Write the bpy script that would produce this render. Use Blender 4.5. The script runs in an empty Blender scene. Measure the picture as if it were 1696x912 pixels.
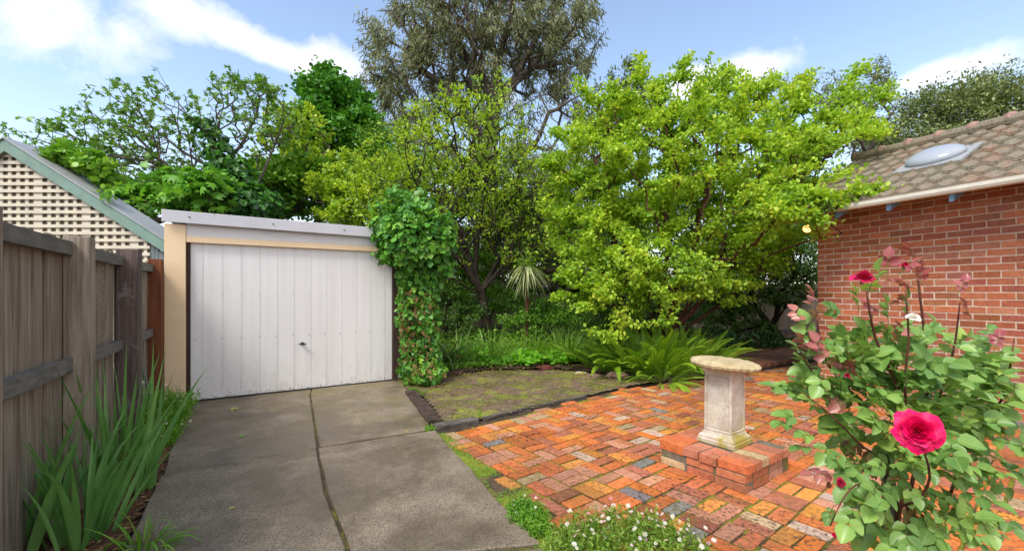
import bpy, bmesh, math, random
import numpy as np
from mathutils import Vector, Matrix, noise as mnoise
R = math.radians
rng = np.random.default_rng(11)
random.seed(5)
scene = bpy.context.scene
C = scene.collection
FPX, CX, HY, CAMH = 710.0, 848.0, 485.0, 1.45

def W(px, py, Z):                     # a place seen at (px,py) standing Z metres ahead
    return np.array(((px-CX)/FPX*Z, Z, CAMH-(py-HY)/FPX*Z))
def G(px, py, z=0.0):                 # a place on the ground
    Z = FPX*(CAMH-z)/(py-HY)
    return np.array(((px-CX)/FPX*Z, Z, z))

# ------------------------------------------------------------------ objects
def link(o, parent=None):
    C.objects.link(o)
    if parent is not None: o.parent = parent
    return o
def empty(name, loc, label, cat, group=None):
    o = bpy.data.objects.new(name, None); link(o)
    o.location = loc; o.empty_display_size = .2
    return tag(o, label, cat, group)
def tag(o, label, cat, group=None, kind=None):
    if label: o['label'] = label
    if cat: o['category'] = cat
    if group: o['group'] = group
    if kind: o['kind'] = kind
    return o
def struct(o, kind='structure'):
    o['kind'] = kind; return o
def np_mesh(name, V, Fs, m, parent=None, attrs=None, smooth=False, mats_idx=None):
    V = np.asarray(V, dtype=np.float32)
    if parent is not None:
        V = V - np.array(root_loc(parent), dtype=np.float32)
    if not isinstance(Fs, (list, tuple)): Fs = [Fs]
    Fs = [np.asarray(f, dtype=np.int32) for f in Fs if len(f)]
    me = bpy.data.meshes.new(name)
    me.vertices.add(len(V)); me.vertices.foreach_set('co', V.ravel())
    li = np.concatenate([f.ravel() for f in Fs])
    tot = np.concatenate([np.full(len(f), f.shape[1], dtype=np.int32) for f in Fs])
    st = np.concatenate([[0], np.cumsum(tot)[:-1]]).astype(np.int32)
    me.loops.add(len(li)); me.loops.foreach_set('vertex_index', li)
    me.polygons.add(len(tot)); me.polygons.foreach_set('loop_start', st)
    try: me.polygons.foreach_set('loop_total', tot)
    except Exception: pass
    for k, (dom, typ, arr) in (attrs or {}).items():
        a = me.attributes.new(k, typ, dom)
        a.data.foreach_set('color' if 'COLOR' in typ else 'value', np.asarray(arr, dtype=np.float32).ravel())
    for mm in (m if isinstance(m, (list, tuple)) else [m]): me.materials.append(mm)
    if mats_idx is not None: me.polygons.foreach_set('material_index', np.asarray(mats_idx, dtype=np.int32))
    me.polygons.foreach_set('use_smooth', np.full(len(tot), bool(smooth)))
    me.update(calc_edges=True); me.validate()
    o = bpy.data.objects.new(name, me)
    return link(o, parent)
def root_loc(p):
    v = Vector((0, 0, 0))
    while p is not None:
        v += p.location; p = p.parent
    return v
class MB:                              # collects polygons into one mesh
    def __init__(s): s.V = []; s.F = {}; s.n = 0; s.rnd = {}
    def add(s, V, Fs, rnd=None):
        V = np.asarray(V, dtype=float)
        r = random.random() if rnd is None else rnd
        for f in Fs:
            s.F.setdefault(len(f), []).append([i+s.n for i in f]); s.rnd.setdefault(len(f), []).append(r)
        s.V.append(V); s.n += len(V)
    def box(s, o, u, v, w, rnd=None, bev=0.0):      # origin corner and three edge vectors
        o, u, v, w = map(lambda a: np.asarray(a, float), (o, u, v, w))
        if bev <= 0:
            V = [o, o+u, o+u+v, o+v, o+w, o+u+w, o+u+v+w, o+v+w]
            s.add(V, [(0,3,2,1),(4,5,6,7),(0,1,5,4),(1,2,6,5),(2,3,7,6),(3,0,4,7)], rnd); return
        bm = bmesh.new(); vs = [bm.verts.new(p) for p in [o, o+u, o+u+v, o+v, o+w, o+u+w, o+u+v+w, o+v+w]]
        for f in [(0,3,2,1),(4,5,6,7),(0,1,5,4),(1,2,6,5),(2,3,7,6),(3,0,4,7)]: bm.faces.new([vs[i] for i in f])
        bmesh.ops.recalc_face_normals(bm, faces=bm.faces)
        bmesh.ops.bevel(bm, geom=list(bm.edges), offset=bev, segments=2, affect='EDGES', profile=.6)
        bm.verts.index_update()
        s.add([tuple(v.co) for v in bm.verts], [[v.index for v in f.verts] for f in bm.faces], rnd); bm.free()
    def tube(s, pts, rad, n=8, rnd=None, cap=True):
        pts = [np.asarray(p, float) for p in pts]
        if np.isscalar(rad): rad = [rad]*len(pts)
        V = []; F = []
        for i, p in enumerate(pts):
            d = pts[min(i+1, len(pts)-1)]-pts[max(i-1, 0)]; d = d/(np.linalg.norm(d)+1e-9)
            a = np.cross(d, (0, 0, 1) if abs(d[2]) < .9 else (1, 0, 0)); a /= np.linalg.norm(a); b = np.cross(d, a)
            for k in range(n):
                t = 2*math.pi*k/n; V.append(p+rad[i]*(math.cos(t)*a+math.sin(t)*b))
        for i in range(len(pts)-1):
            for k in range(n):
                F.append((i*n+k, i*n+(k+1) % n, (i+1)*n+(k+1) % n, (i+1)*n+k))
        if cap: F.append(tuple(range(n-1, -1, -1))); F.append(tuple((len(pts)-1)*n+k for k in range(n)))
        s.add(V, F, rnd)
    def build(s, name, m, parent=None, smooth=False):
        ks = sorted(s.F)
        return np_mesh(name, np.concatenate(s.V), [np.array(s.F[k]) for k in ks], m, parent,
                       {'rnd': ('FACE', 'FLOAT', np.concatenate([s.rnd[k] for k in ks]))}, smooth)

# ------------------------------------------------------------------ materials
def new_mat(name):
    m = bpy.data.materials.new(name); m.use_nodes = True
    nt = m.node_tree; nt.nodes.clear()
    return m, nt, nt.nodes.new('ShaderNodeOutputMaterial')
class NT:
    def __init__(s, nt): s.nt = nt
    def __call__(s, typ, **kw):
        n = s.nt.nodes.new(typ)
        for k, v in kw.items():
            if k.startswith('_'): setattr(n, k[1:], v)
            else:
                key = int(k[1:]) if k[0] == 'i' and k[1:].isdigit() else k.replace('__', ' ')
                if isinstance(v, bpy.types.NodeSocket): s.nt.links.new(v, n.inputs[key])
                else: n.inputs[key].default_value = v
        return n
    def math(s, op, a, b=0.0, c=None, clamp=False):
        n = s.nt.nodes.new('ShaderNodeMath'); n.operation = op; n.use_clamp = clamp
        for i, v in enumerate((a, b) if c is None else (a, b, c)):
            if isinstance(v, bpy.types.NodeSocket): s.nt.links.new(v, n.inputs[i])
            else: n.inputs[i].default_value = v
        return n.outputs[0]
    def mix(s, f, a, b, blend='MIX'):
        n = s.nt.nodes.new('ShaderNodeMix'); n.data_type = 'RGBA'; n.blend_type = blend; n.clamp_factor = True
        for i, v in ((0, f), (6, a), (7, b)):
            if isinstance(v, bpy.types.NodeSocket): s.nt.links.new(v, n.inputs[i])
            else: n.inputs[i].default_value = (v if i == 0 else (tuple(v)+(1,))[:4])
        return n.outputs[2]
    def ramp(s, f, stops, interp='LINEAR'):
        n = s.nt.nodes.new('ShaderNodeValToRGB'); cr = n.color_ramp; cr.interpolation = interp
        while len(cr.elements) < len(stops): cr.elements.new(.5)
        for e, (p, c) in zip(cr.elements, stops):
            e.position = p; e.color = (c, c, c, 1) if np.isscalar(c) else (tuple(c)+(1,))[:4]
        s.nt.links.new(f, n.inputs[0]); return n.outputs[0]
    def noise(s, vec, scale, detail=4, rough=.55, dist=0.0):
        n = s.nt.nodes.new('ShaderNodeTexNoise'); n.inputs['Scale'].default_value = scale
        n.inputs['Detail'].default_value = detail; n.inputs['Roughness'].default_value = rough; n.inputs['Distortion'].default_value = dist
        s.nt.links.new(vec, n.inputs['Vector']); return n.outputs[0]
    def obj(s): return s.nt.nodes.new('ShaderNodeTexCoord').outputs['Object']
    def scaled(s, vec, sc):
        n = s.nt.nodes.new('ShaderNodeVectorMath'); n.operation = 'MULTIPLY'; n.inputs[1].default_value = sc
        s.nt.links.new(vec, n.inputs[0]); return n.outputs[0]
    def attr(s, name):
        n = s.nt.nodes.new('ShaderNodeAttribute'); n.attribute_name = name; return n
    def bump(s, h, strength=.3, dist=.01):
        n = s.nt.nodes.new('ShaderNodeBump'); n.inputs['Strength'].default_value = strength; n.inputs['Distance'].default_value = dist
        s.nt.links.new(h, n.inputs['Height']); return n.outputs[0]
    def out(s, o, col, rough=.7, bump=None, spec=.3, metal=0.0):
        b = s.nt.nodes.new('ShaderNodeBsdfPrincipled')
        for k, v in (('Base Color', col), ('Roughness', rough), ('Specular IOR Level', spec), ('Metallic', metal)):
            if isinstance(v, bpy.types.NodeSocket): s.nt.links.new(v, b.inputs[k])
            else: b.inputs[k].default_value = (tuple(v)+(1,))[:4] if k == 'Base Color' else v
        if bump is not None: s.nt.links.new(bump, b.inputs['Normal'])
        s.nt.links.new(b.outputs[0], o.inputs[0]); return b

def leaf_mat(name, cols, trans=.35, rough=.42, spec=.4, nscale=1.2, nmix=.45, tcol=1.25, vein=0.0, blotch=0.0):
    m, nt, o = new_mat(name); n = NT(nt)
    r = n.attr('rnd').outputs['Fac']
    nz = n.noise(n.obj(), nscale, 3)
    nz = n.ramp(nz, [(.3, 0.0), (.7, 1.0)])
    f = n.math('ADD', n.math('MULTIPLY', r, 1-nmix), n.math('MULTIPLY', nz, nmix))
    k = len(cols); cols = [tuple(min(.85, x*LEAFGAIN) for x in c) for c in cols]
    col = n.ramp(f, [(i/(k-1) if k > 1 else 0, c) for i, c in enumerate(cols)])
    if vein:
        lx = n.attr('lx').outputs['Fac']; ly = n.attr('ly').outputs['Fac']
        mid = n.ramp(lx, [(.0, 1.0), (.045, 0.0)])
        side = n.ramp(n.math('SINE', n.math('MULTIPLY', n.math('SUBTRACT', ly, n.math('MULTIPLY', lx, .7)), 42.0)), [(.80, 0.0), (1.0, .5)])
        col = n.mix(n.math('MULTIPLY', n.math('MAXIMUM', mid, side), vein), col, (.42, .50, .20))
    if blotch:
        zb = n.noise(n.obj(), 55, 4, .7); col = n.mix(n.ramp(zb, [(.60, 0.0), (.68, blotch)]), col, (.30, .20, .06))
    b = n('ShaderNodeBsdfPrincipled', Roughness=rough); nt.links.new(col, b.inputs['Base Color'])
    b.inputs['Specular IOR Level'].default_value = spec
    tc = n.mix(1.0, col, (tcol*1.05, tcol, tcol*.5), 'MULTIPLY')
    t = n('ShaderNodeBsdfTranslucent'); nt.links.new(tc, t.inputs[0])
    mx = n('ShaderNodeMixShader', i0=trans); nt.links.new(b.outputs[0], mx.inputs[1]); nt.links.new(t.outputs[0], mx.inputs[2])
    nt.links.new(mx.outputs[0], o.inputs[0]); return m
def bark_mat(name, c1, c2, scale=(14, 14, 3), rough=.85):
    m, nt, o = new_mat(name); n = NT(nt)
    v = n.scaled(n.obj(), scale); z = n.noise(v, 1.6, 5, .65)
    n.out(o, n.mix(n.ramp(z, [(.35, 0.0), (.65, 1.0)]), c1, c2), rough, n.bump(z, .6, .02)); return m
def plain_mat(name, c, rough=.5, spec=.4, metal=0.0, var=.15, scale=6, dirt=None):
    m, nt, o = new_mat(name); n = NT(nt)
    z = n.noise(n.obj(), scale, 5, .6)
    col = n.mix(n.ramp(z, [(.3, 0.0), (.75, 1.0)]), tuple(x*(1-var) for x in c), tuple(min(1, x*(1+var*.5)) for x in c))
    if dirt:
        z2 = n.noise(n.obj(), dirt[1], 6, .7); col = n.mix(n.ramp(z2, [(dirt[2], 0.0), (dirt[2]+.08, 1.0)]), col, dirt[0])
    n.out(o, col, rough, n.bump(z, .15, .004), spec, metal); return m

LEAFGAIN = 1.4
M = {}
def wood_mat(name, c1, c2, c3=None, along=(22, 22, 1.2), rough=.85, lichen=None):
    m, nt, o = new_mat(name); n = NT(nt)
    v = n.scaled(n.obj(), along); z = n.noise(v, 1.5, 6, .65, .3)
    r = n.attr('rnd').outputs['Fac']
    col = n.mix(n.ramp(z, [(.32, 0.0), (.68, 1.0)]), c1, c2)
    col = n.mix(n.math('MULTIPLY', r, .55), col, c3 or c1)
    if lichen:
        z2 = n.noise(n.obj(), 6, 5, .7); col = n.mix(n.ramp(z2, [(.56, 0.0), (.64, .75)]), col, lichen)
    n.out(o, col, rough, n.bump(z, .55, .006)); return m
M['paling'] = wood_mat('weathered_paling', (.14, .11, .08), (.44, .37, .29), (.25, .19, .14))
M['darkpost'] = wood_mat('lichened_post', (.05, .035, .03), (.19, .145, .125), (.12, .085, .075), lichen=(.22, .19, .17))
M['brownpost'] = wood_mat('brown_post', (.11, .035, .015), (.24, .085, .035), (.17, .06, .025))
M['greywood'] = wood_mat('grey_board', (.09, .085, .075), (.26, .24, .21), (.15, .14, .12), along=(3, 3, 22))
M['jamb'] = wood_mat('dark_jamb', (.03, .018, .015), (.11, .075, .06), (.04, .015, .012))
M['sleeper'] = wood_mat('old_sleeper', (.02, .013, .010), (.09, .06, .048), (.05, .03, .022), along=(6, 6, 20))
M['edging'] = wood_mat('black_edging', (.055, .048, .04), (.16, .14, .12), (.10, .085, .07), along=(6, 6, 20))
M['cream'] = plain_mat('cream_paint', (.86, .65, .41), .55, .35, var=.06, scale=4, dirt=((.62, .47, .3), 9, .68))
M['white'] = plain_mat('white_paint', (.74, .73, .72), .5, .35, var=.1, scale=3, dirt=((.5, .49, .47), 14, .66))
M['fascia'] = plain_mat('grey_metal_fascia', (.58, .58, .62), .42, .5, .0, .12, 2.5, dirt=((.36, .37, .4), 5, .62))
M['roofmetal'] = plain_mat('roof_metal', (.4, .41, .42), .5, .5, .3)
M['greenbarge'] = plain_mat('green_barge', (.19, .30, .25), .5, .4)
M['lattice'] = plain_mat('cream_lattice', (.66, .60, .48), .6)
M['latback'] = plain_mat('lattice_backing', (.27, .245, .19), .8)
M['rubber'] = plain_mat('dark_metal', (.03, .03, .028), .5)
M['house_gutter'] = plain_mat('cream_gutter', (.66, .64, .55), .4, .5)
M['bluetail'] = plain_mat('blue_rafter_tail', (.20, .42, .72), .5)
M['stone'] = None

def stone_mat():
    m, nt, o = new_mat('cast_stone'); n = NT(nt); v = n.obj()
    a = n.noise(v, 7, 6, .65); b = n.noise(v, 45, 4, .7); c = n.noise(v, 3.2, 4, .6)
    col = n.mix(n.ramp(a, [(.35, 0.0), (.62, 1.0)]), (.44, .38, .30), (.66, .61, .53))
    col = n.mix(n.ramp(b, [(.55, 0.0), (.7, .7)]), col, (.28, .24, .19))
    sep = n('ShaderNodeSeparateXYZ'); nt.links.new(v, sep.inputs[0])
    low = n.math('SUBTRACT', 1.0, n.math('MULTIPLY', sep.outputs[2], 3.3), clamp=True)
    ms = n.math('MULTIPLY', n.ramp(c, [(.45, 0.0), (.6, 1.0)]), n.math('ADD', n.math('MULTIPLY', low, 1.3), .08), clamp=True)
    col = n.mix(ms, col, (.33, .27, .06))
    n.out(o, col, .85, n.bump(b, .35, .006)); return m
M['stone'] = stone_mat()
def top_stone():
    m, nt, o = new_mat('weathered_slab_stone'); n = NT(nt); v = n.obj()
    a = n.noise(v, 12, 6, .65); b = n.noise(v, 60, 4, .7)
    col = n.mix(n.ramp(a, [(.35, 0.0), (.65, 1.0)]), (.38, .29, .15), (.58, .47, .28))
    col = n.mix(n.ramp(b, [(.5, 0.0), (.68, .6)]), col, (.26, .22, .14))
    n.out(o, col, .9, n.bump(b, .5, .008)); return m
M['slab'] = top_stone()

def concrete_mat():
    m, nt, o = new_mat('old_concrete'); n = NT(nt); v = n.obj()
    big = n.noise(v, .8, 4, .6, .4); mid = n.noise(v, 6, 6, .65); fine = n.noise(v, 110, 3, .7)
    vor = n('ShaderNodeTexVoronoi', Scale=170.0); nt.links.new(v, vor.inputs['Vector'])
    ag = n.ramp(vor.outputs['Color'], [(.1, 0.0), (.9, 1.0)])
    col = n.mix(n.ramp(mid, [(.3, 0.0), (.7, 1.0)]), (.115, .086, .052), (.33, .262, .175))
    col = n.mix(.6, col, n.mix(ag, (.035, .025, .018), (.42, .35, .27)))
    col = n.mix(n.ramp(fine, [(.60, 0.0), (.75, .7)]), col, (.42, .38, .31))
    wet = n.ramp(big, [(.44, 0.0), (.56, 1.0)])
    col = n.mix(n.math('MULTIPLY', wet, .60), col, (.075, .057, .037))
    st = n.noise(n.scaled(v, (1, .6, 1)), 3.4, 6, .7, 1.0); col = n.mix(n.ramp(st, [(.54, 0.0), (.68, .32)]), col, (.07, .054, .035))
    g = n.noise(v, 2.3, 5, .7); sep = n('ShaderNodeSeparateXYZ'); nt.links.new(v, sep.inputs[0])
    far = n.math('MULTIPLY', n.math('SUBTRACT', sep.outputs[1], 3.6), .45, clamp=True)
    col = n.mix(n.math('MULTIPLY', n.ramp(g, [(.42, 0.0), (.62, 1.0)]), n.math('ADD', n.math('MULTIPLY', far, .42), .1)), col, (.15, .125, .045))
    lt = n.noise(v, 1.7, 6, .7, .6); col = n.mix(n.ramp(lt, [(.54, 0.0), (.68, .28)]), col, (.36, .31, .24))
    rough = n.ramp(big, [(.42, .72), (.60, .42)])
    n.out(o, col, rough, n.bump(n.math('ADD', fine, n.math('MULTIPLY', mid, .7)), .45, .006), .22); return m
M['concrete'] = concrete_mat()
def soil_mat(name, c1, c2, moss=None, mth=.52, litter=True):
    m, nt, o = new_mat(name); n = NT(nt); v = n.obj()
    a = n.noise(v, 9, 6, .7); b = n.noise(v, 50, 4, .7); c = n.noise(v, 2.6, 6, .7)
    col = n.mix(n.ramp(a, [(.3, 0.0), (.7, 1.0)]), c1, c2)
    if moss: col = n.mix(n.ramp(c, [(mth, 0.0), (mth+.12, .9)]), col, n.mix(n.ramp(b, [(.35, 0.0), (.65, 1.0)]), moss, tuple(x*1.8 for x in moss)))
    if litter:
        col = n.mix(n.ramp(b, [(.60, 0.0), (.70, .6)]), col, (.30, .20, .12))
    n.out(o, col, .9, n.bump(n.math('ADD', a, b), .8, .015)); return m
M['soil'] = soil_mat('garden_soil', (.035, .022, .015), (.10, .065, .042))
M['mulch'] = soil_mat('bark_mulch', (.06, .022, .012), (.19, .085, .045))
M['lawn'] = soil_mat('mossy_bare_lawn', (.07, .045, .032), (.25, .18, .12), (.17, .19, .03), .49)
M['mossjoint'] = soil_mat('mossy_joint_sand', (.035, .027, .015), (.09, .07, .03), (.15, .16, .012), .43, False)

def brick_mat(name, moss=.0, dirt=1.0, colattr='bcol'):
    m, nt, o = new_mat(name); n = NT(nt); v = n.obj()
    base = n.attr(colattr).outputs['Color']
    a = n.noise(v, 18, 5, .7); b = n.noise(v, 90, 4, .7); c = n.noise(v, 1.1, 5, .65, .3); d = n.noise(v, 30, 5, .75)
    col = n.mix(n.ramp(a, [(.3, 0.0), (.7, 1.0)]), n.mix(1.0, base, (.74, .68, .62), 'MULTIPLY'), n.mix(1.0, base, (1.15, 1.15, 1.1), 'MULTIPLY'))
    col = n.mix(n.ramp(b, [(.56, 0.0), (.72, .55)]), col, (.55, .38, .27))
    dk = n.math('MULTIPLY', n.ramp(d, [(.50, 0.0), (.60, 1.0)]), n.ramp(c, [(.36, 0.25), (.60, 1.0)]))
    col = n.mix(n.math('MULTIPLY', dk, .9*dirt), col, (.05, .034, .024))
    if moss:
        e = n.noise(v, 5, 6, .75)
        col = n.mix(n.ramp(e, [(.57, 0.0), (.68, moss)]), col, (.16, .14, .02))
        g2 = n.noise(v, .45, 4, .6); col = n.mix(n.math('MULTIPLY', n.ramp(g2, [(.45, 0.0), (.62, 1.0)]), n.math('MULTIPLY', dirt, .42)), col, (.10, .05, .028))
    n.out(o, col, n.ramp(c, [(.35, .72), (.65, .45)]), n.bump(n.math('ADD', n.math('MULTIPLY', a, .25), b), .45, .002), .35); return m
M['paver'] = brick_mat('paving_brick', .75)
M['plinthbrick'] = brick_mat('plinth_brick', .25, .55)
M['wallbrick'] = brick_mat('house_brick', 0, .25)
M['mortar'] = plain_mat('pale_mortar', (.58, .46, .37), .9, .2, var=.3, scale=20)
M['oldmortar'] = soil_mat('mossy_mortar', (.10, .085, .06), (.25, .21, .16), (.10, .10, .02), .5, False)
def door_mat():
    m, nt, o = new_mat('tilt_door_paint'); n = NT(nt); v = n.obj()
    sep = n('ShaderNodeSeparateXYZ'); nt.links.new(v, sep.inputs[0]); z = sep.outputs[2]
    a = n.noise(n.scaled(v, (9, 9, .5)), 1.0, 4); col = n.mix(n.ramp(a, [(.3, 0.0), (.7, 1.0)]), (.74, .725, .71), (.82, .81, .80))
    b = n.noise(v, 38, 5, .75)
    low = n.math('SUBTRACT', 1.0, n.math('MULTIPLY', z, 4.2), clamp=True); low = n.math('POWER', low, 1.6)
    k = n.math('ADD', b, n.math('MULTIPLY', low, .22))
    col = n.mix(n.ramp(k, [(.70, 0.0), (.76, .8)]), col, (.045, .03, .02))
    c2 = n.noise(n.scaled(v, (14, 14, 5)), 1.3, 4, .7); mid = n.math('SUBTRACT', 1.0, n.math('MULTIPLY', z, 1.6), clamp=True)
    col = n.mix(n.math('MULTIPLY', n.ramp(c2, [(.45, 0.0), (.65, 1.0)]), n.math('MULTIPLY', mid, .38)), col, (.55, .44, .33))
    e = n.noise(v, 75, 2, .5); kk = n.math('ADD', e, n.math('MULTIPLY', mid, .05))
    col = n.mix(n.ramp(kk, [(.755, 0.0), (.775, .9)]), col, (.09, .04, .02))
    n.out(o, col, .38, None, .45); return m
M['door'] = door_mat()
def tile_mat():
    m, nt, o = new_mat('terracotta_roof_tile'); n = NT(nt); v = n.obj(); r = n.attr('rnd').outputs['Fac']
    a = n.noise(v, 5, 6, .7); b = n.noise(v, 30, 5, .7)
    col = n.mix(n.ramp(r, [(.0, 0.0), (.35, .6), (1, 1)]), (.34, .13, .07), (.235, .18, .13))
    col = n.mix(n.ramp(a, [(.34, 0.0), (.50, .9)]), col, (.225, .20, .145))
    col = n.mix(n.ramp(b, [(.50, 0.0), (.62, .8)]), col, (.10, .088, .065))
    n.out(o, col, .85, n.bump(b, .4, .01)); return m
M['tile'] = tile_mat()
m_, nt_, o_ = new_mat('lit_bulb'); n_ = NT(nt_)
e_ = n_('ShaderNodeEmission', Strength=1.6); e_.inputs[0].default_value = (1, .50, .13, 1); nt_.links.new(e_.outputs[0], o_.inputs[0]); M['bulb'] = m_
m_, nt_, o_ = new_mat('skylight_dome'); n_ = NT(nt_)
n_.out(o_, (.34, .37, .42), .15, None, .6); M['dome'] = m_

# ------------------------------------------------------------------ leaves
def norm(a): return a/(np.linalg.norm(a, axis=-1, keepdims=True)+1e-9)
TPL = {
 'quad': (np.array([(0,0,0),(.5,.45,.10),(0,1,-.06),(-.5,.45,.10)]), [np.array([(0,1,2,3)])]),
 'oval': (np.array([(0,0,0),(.40,.22,.07),(.46,.58,.08),(0,1,-.10),(-.46,.58,.08),(-.40,.22,.07)]), [np.array([(0,1,2,3),(0,3,4,5)])]),
 'lance': (np.array([(0,0,0),(.5,.35,.03),(.35,.7,-.03),(0,1,-.14),(-.35,.7,-.03),(-.5,.35,.03)]), [np.array([(0,1,2,3),(0,3,4,5)])]),
 'round': (np.array([(0,0,0),(.36,.02,.08),(.55,.35,.10),(.38,.8,.04),(0,.97,-.02),(-.38,.8,.04),(-.55,.35,.10),(-.36,.02,.08)]), [np.array([(0,1,2,3),(0,3,4,5),(0,5,6,7)])]),
 'ivy': (np.array([(0,0,0),(.34,-.10,.04),(.56,.22,-.06),(.26,.40,.05),(.38,.66,-.04),(0,1,-.12),(-.38,.66,-.04),(-.26,.40,.05),(-.56,.22,-.06),(-.34,-.10,.04)]),
         [np.array([(0,1,2,3),(0,3,4,5),(0,5,6,7),(0,7,8,9)])]),
 'fig': (np.array([(0,0,0),(.30,-.02,.02),(.62,.22,-.1),(.26,.36,.06),(.55,.70,-.1),(.17,.62,.06),(0,1.05,-.12),(-.17,.62,.06),(-.55,.70,-.1),(-.26,.36,.06),(-.62,.22,-.1),(-.30,-.02,.02)]),
         [np.array([(0,1,2,3),(0,3,4,5),(0,7,8,9),(0,9,10,11),(0,5,6,7)])]),
}
def leaf_mesh(name, P, D, N, L, Wd, tpl, m, parent, rnd=None, smooth=True):
    tv, tf = TPL[tpl]; n = len(P); k = len(tv)
    y = norm(D); x = norm(np.cross(y, N)); z = np.cross(x, y)
    L = np.broadcast_to(L, (n,)); Wd = np.broadcast_to(Wd, (n,))
    V = P[:, None, :] + x[:, None, :]*(tv[None, :, 0, None]*Wd[:, None, None]) + y[:, None, :]*(tv[None, :, 1, None]*L[:, None, None]) + z[:, None, :]*(tv[None, :, 2, None]*L[:, None, None])
    Fs = [(f[None]+(np.arange(n)*k)[:, None, None]).reshape(-1, f.shape[1]) for f in tf]
    rnd = rng.random(n) if rnd is None else rnd
    ra = np.concatenate([np.repeat(rnd, f.shape[0]) for f in tf])
    at = {'rnd': ('FACE', 'FLOAT', ra)}
    if tpl == 'roseleaf': at['lx'] = ('POINT', 'FLOAT', np.tile(np.abs(tv[:, 0]), n)); at['ly'] = ('POINT', 'FLOAT', np.tile(tv[:, 1], n))
    return np_mesh(name, V.reshape(-1, 3), Fs, m, parent, at, smooth)

def skeleton(chains, tips, step=.4, wander=.07, pen=.25, rise=.1, rt=.006, rexp=.46):
    pos = []; par = []; plen = []
    for ch in chains:
        prev = -1
        for q in ch:
            if isinstance(q, int): prev = q; continue
            pos.append(np.array(q, float)); par.append(prev)
            plen.append(0 if prev < 0 else plen[prev]+np.linalg.norm(pos[-1]-pos[prev])); prev = len(pos)-1
    ntrunk = len(pos)
    base = pos[0]
    tips = tips[np.argsort(np.linalg.norm(tips-base, axis=1))]
    A = np.zeros((200000, 3)); A[:len(pos)] = pos; PL = np.zeros(200000); PL[:len(pos)] = plen; n = len(pos)
    start = 1 if n > 1 else 0
    tipid = []
    for t in tips:
        d = A[start:n]-t; dist = np.linalg.norm(d, axis=1)
        below = np.maximum(0, d[:, 2])
        j = int(np.argmin(dist+pen*PL[start:n]+below*1.5))+start
        a = A[j].copy(); dv = t-a; ln = np.linalg.norm(dv)
        if ln < .02: continue
        k = max(1, int(round(ln/step)))
        side = rng.normal(0, wander*ln, 3)
        for i in range(1, k+1):
            s = i/k
            p = a+dv*s+side*math.sin(math.pi*s)+np.array((0, 0, -rise*ln*math.sin(math.pi*s)))+(rng.normal(0, wander*.25*step*2, 3) if i < k else 0)
            pos.append(p); par.append(j); A[n] = p; PL[n] = PL[j]+ln/k; j = n; n += 1
        tipid.append(n-1)
    par = np.array(par); pos = A[:n].copy()
    cnt = np.zeros(n); cnt[tipid] = 1
    for i in range(n-1, -1, -1):
        if par[i] >= 0: cnt[par[i]] += cnt[i]
    cnt = np.maximum(cnt, 1)
    rad = rt*cnt**rexp
    return pos, par, rad, np.array(tipid), ntrunk

def branch_mesh(name, pos, par, rad, m, parent, n=5, rmax=None):
    idx = np.nonzero(par >= 0)[0]; a = pos[par[idx]]; b = pos[idx]
    ra = rad[par[idx]]; rb = rad[idx]
    ra = np.minimum(ra, rb*1.5)
    if rmax: ra = np.minimum(ra, rmax); rb = np.minimum(rb, rmax)
    d = norm(b-a); ref = np.where(np.abs(d[:, 2:3]) < .9, np.array([[0, 0, 1.]]), np.array([[1., 0, 0]]))
    u = norm(np.cross(d, ref)); v = np.cross(d, u)
    b = b+d*(rb*.5)[:, None]
    th = 2*np.pi*np.arange(n)/n
    ring = np.cos(th)[None, :, None]*u[:, None]+np.sin(th)[None, :, None]*v[:, None]
    V = np.stack([a[:, None]+ring*ra[:, None, None], b[:, None]+ring*rb[:, None, None]], 1).reshape(-1, 3)
    k = np.arange(n); f = np.stack([k, (k+1) % n, n+(k+1) % n, n+k], 1)
    F = (f[None]+(np.arange(len(idx))*2*n)[:, None, None]).reshape(-1, 4)
    return np_mesh(name, V, F, m, parent, {'rnd': ('FACE', 'FLOAT', np.repeat(rng.random(len(idx)), n))}, True)

def sample_ellipsoids(els, n, shell=.45, carve=None):
    vol = np.array([e[1][0]*e[1][1]*e[1][2]*(e[2] if len(e) > 2 else 1) for e in els]); vol = vol/vol.sum()
    out = []
    for (c, r, *_), k in zip(els, rng.multinomial(n, vol)):
        d = norm(rng.normal(size=(k, 3))); q = rng.random(k)**shell
        out.append(np.array(c)+d*q[:, None]*np.array(r))
    return np.concatenate(out)

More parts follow.
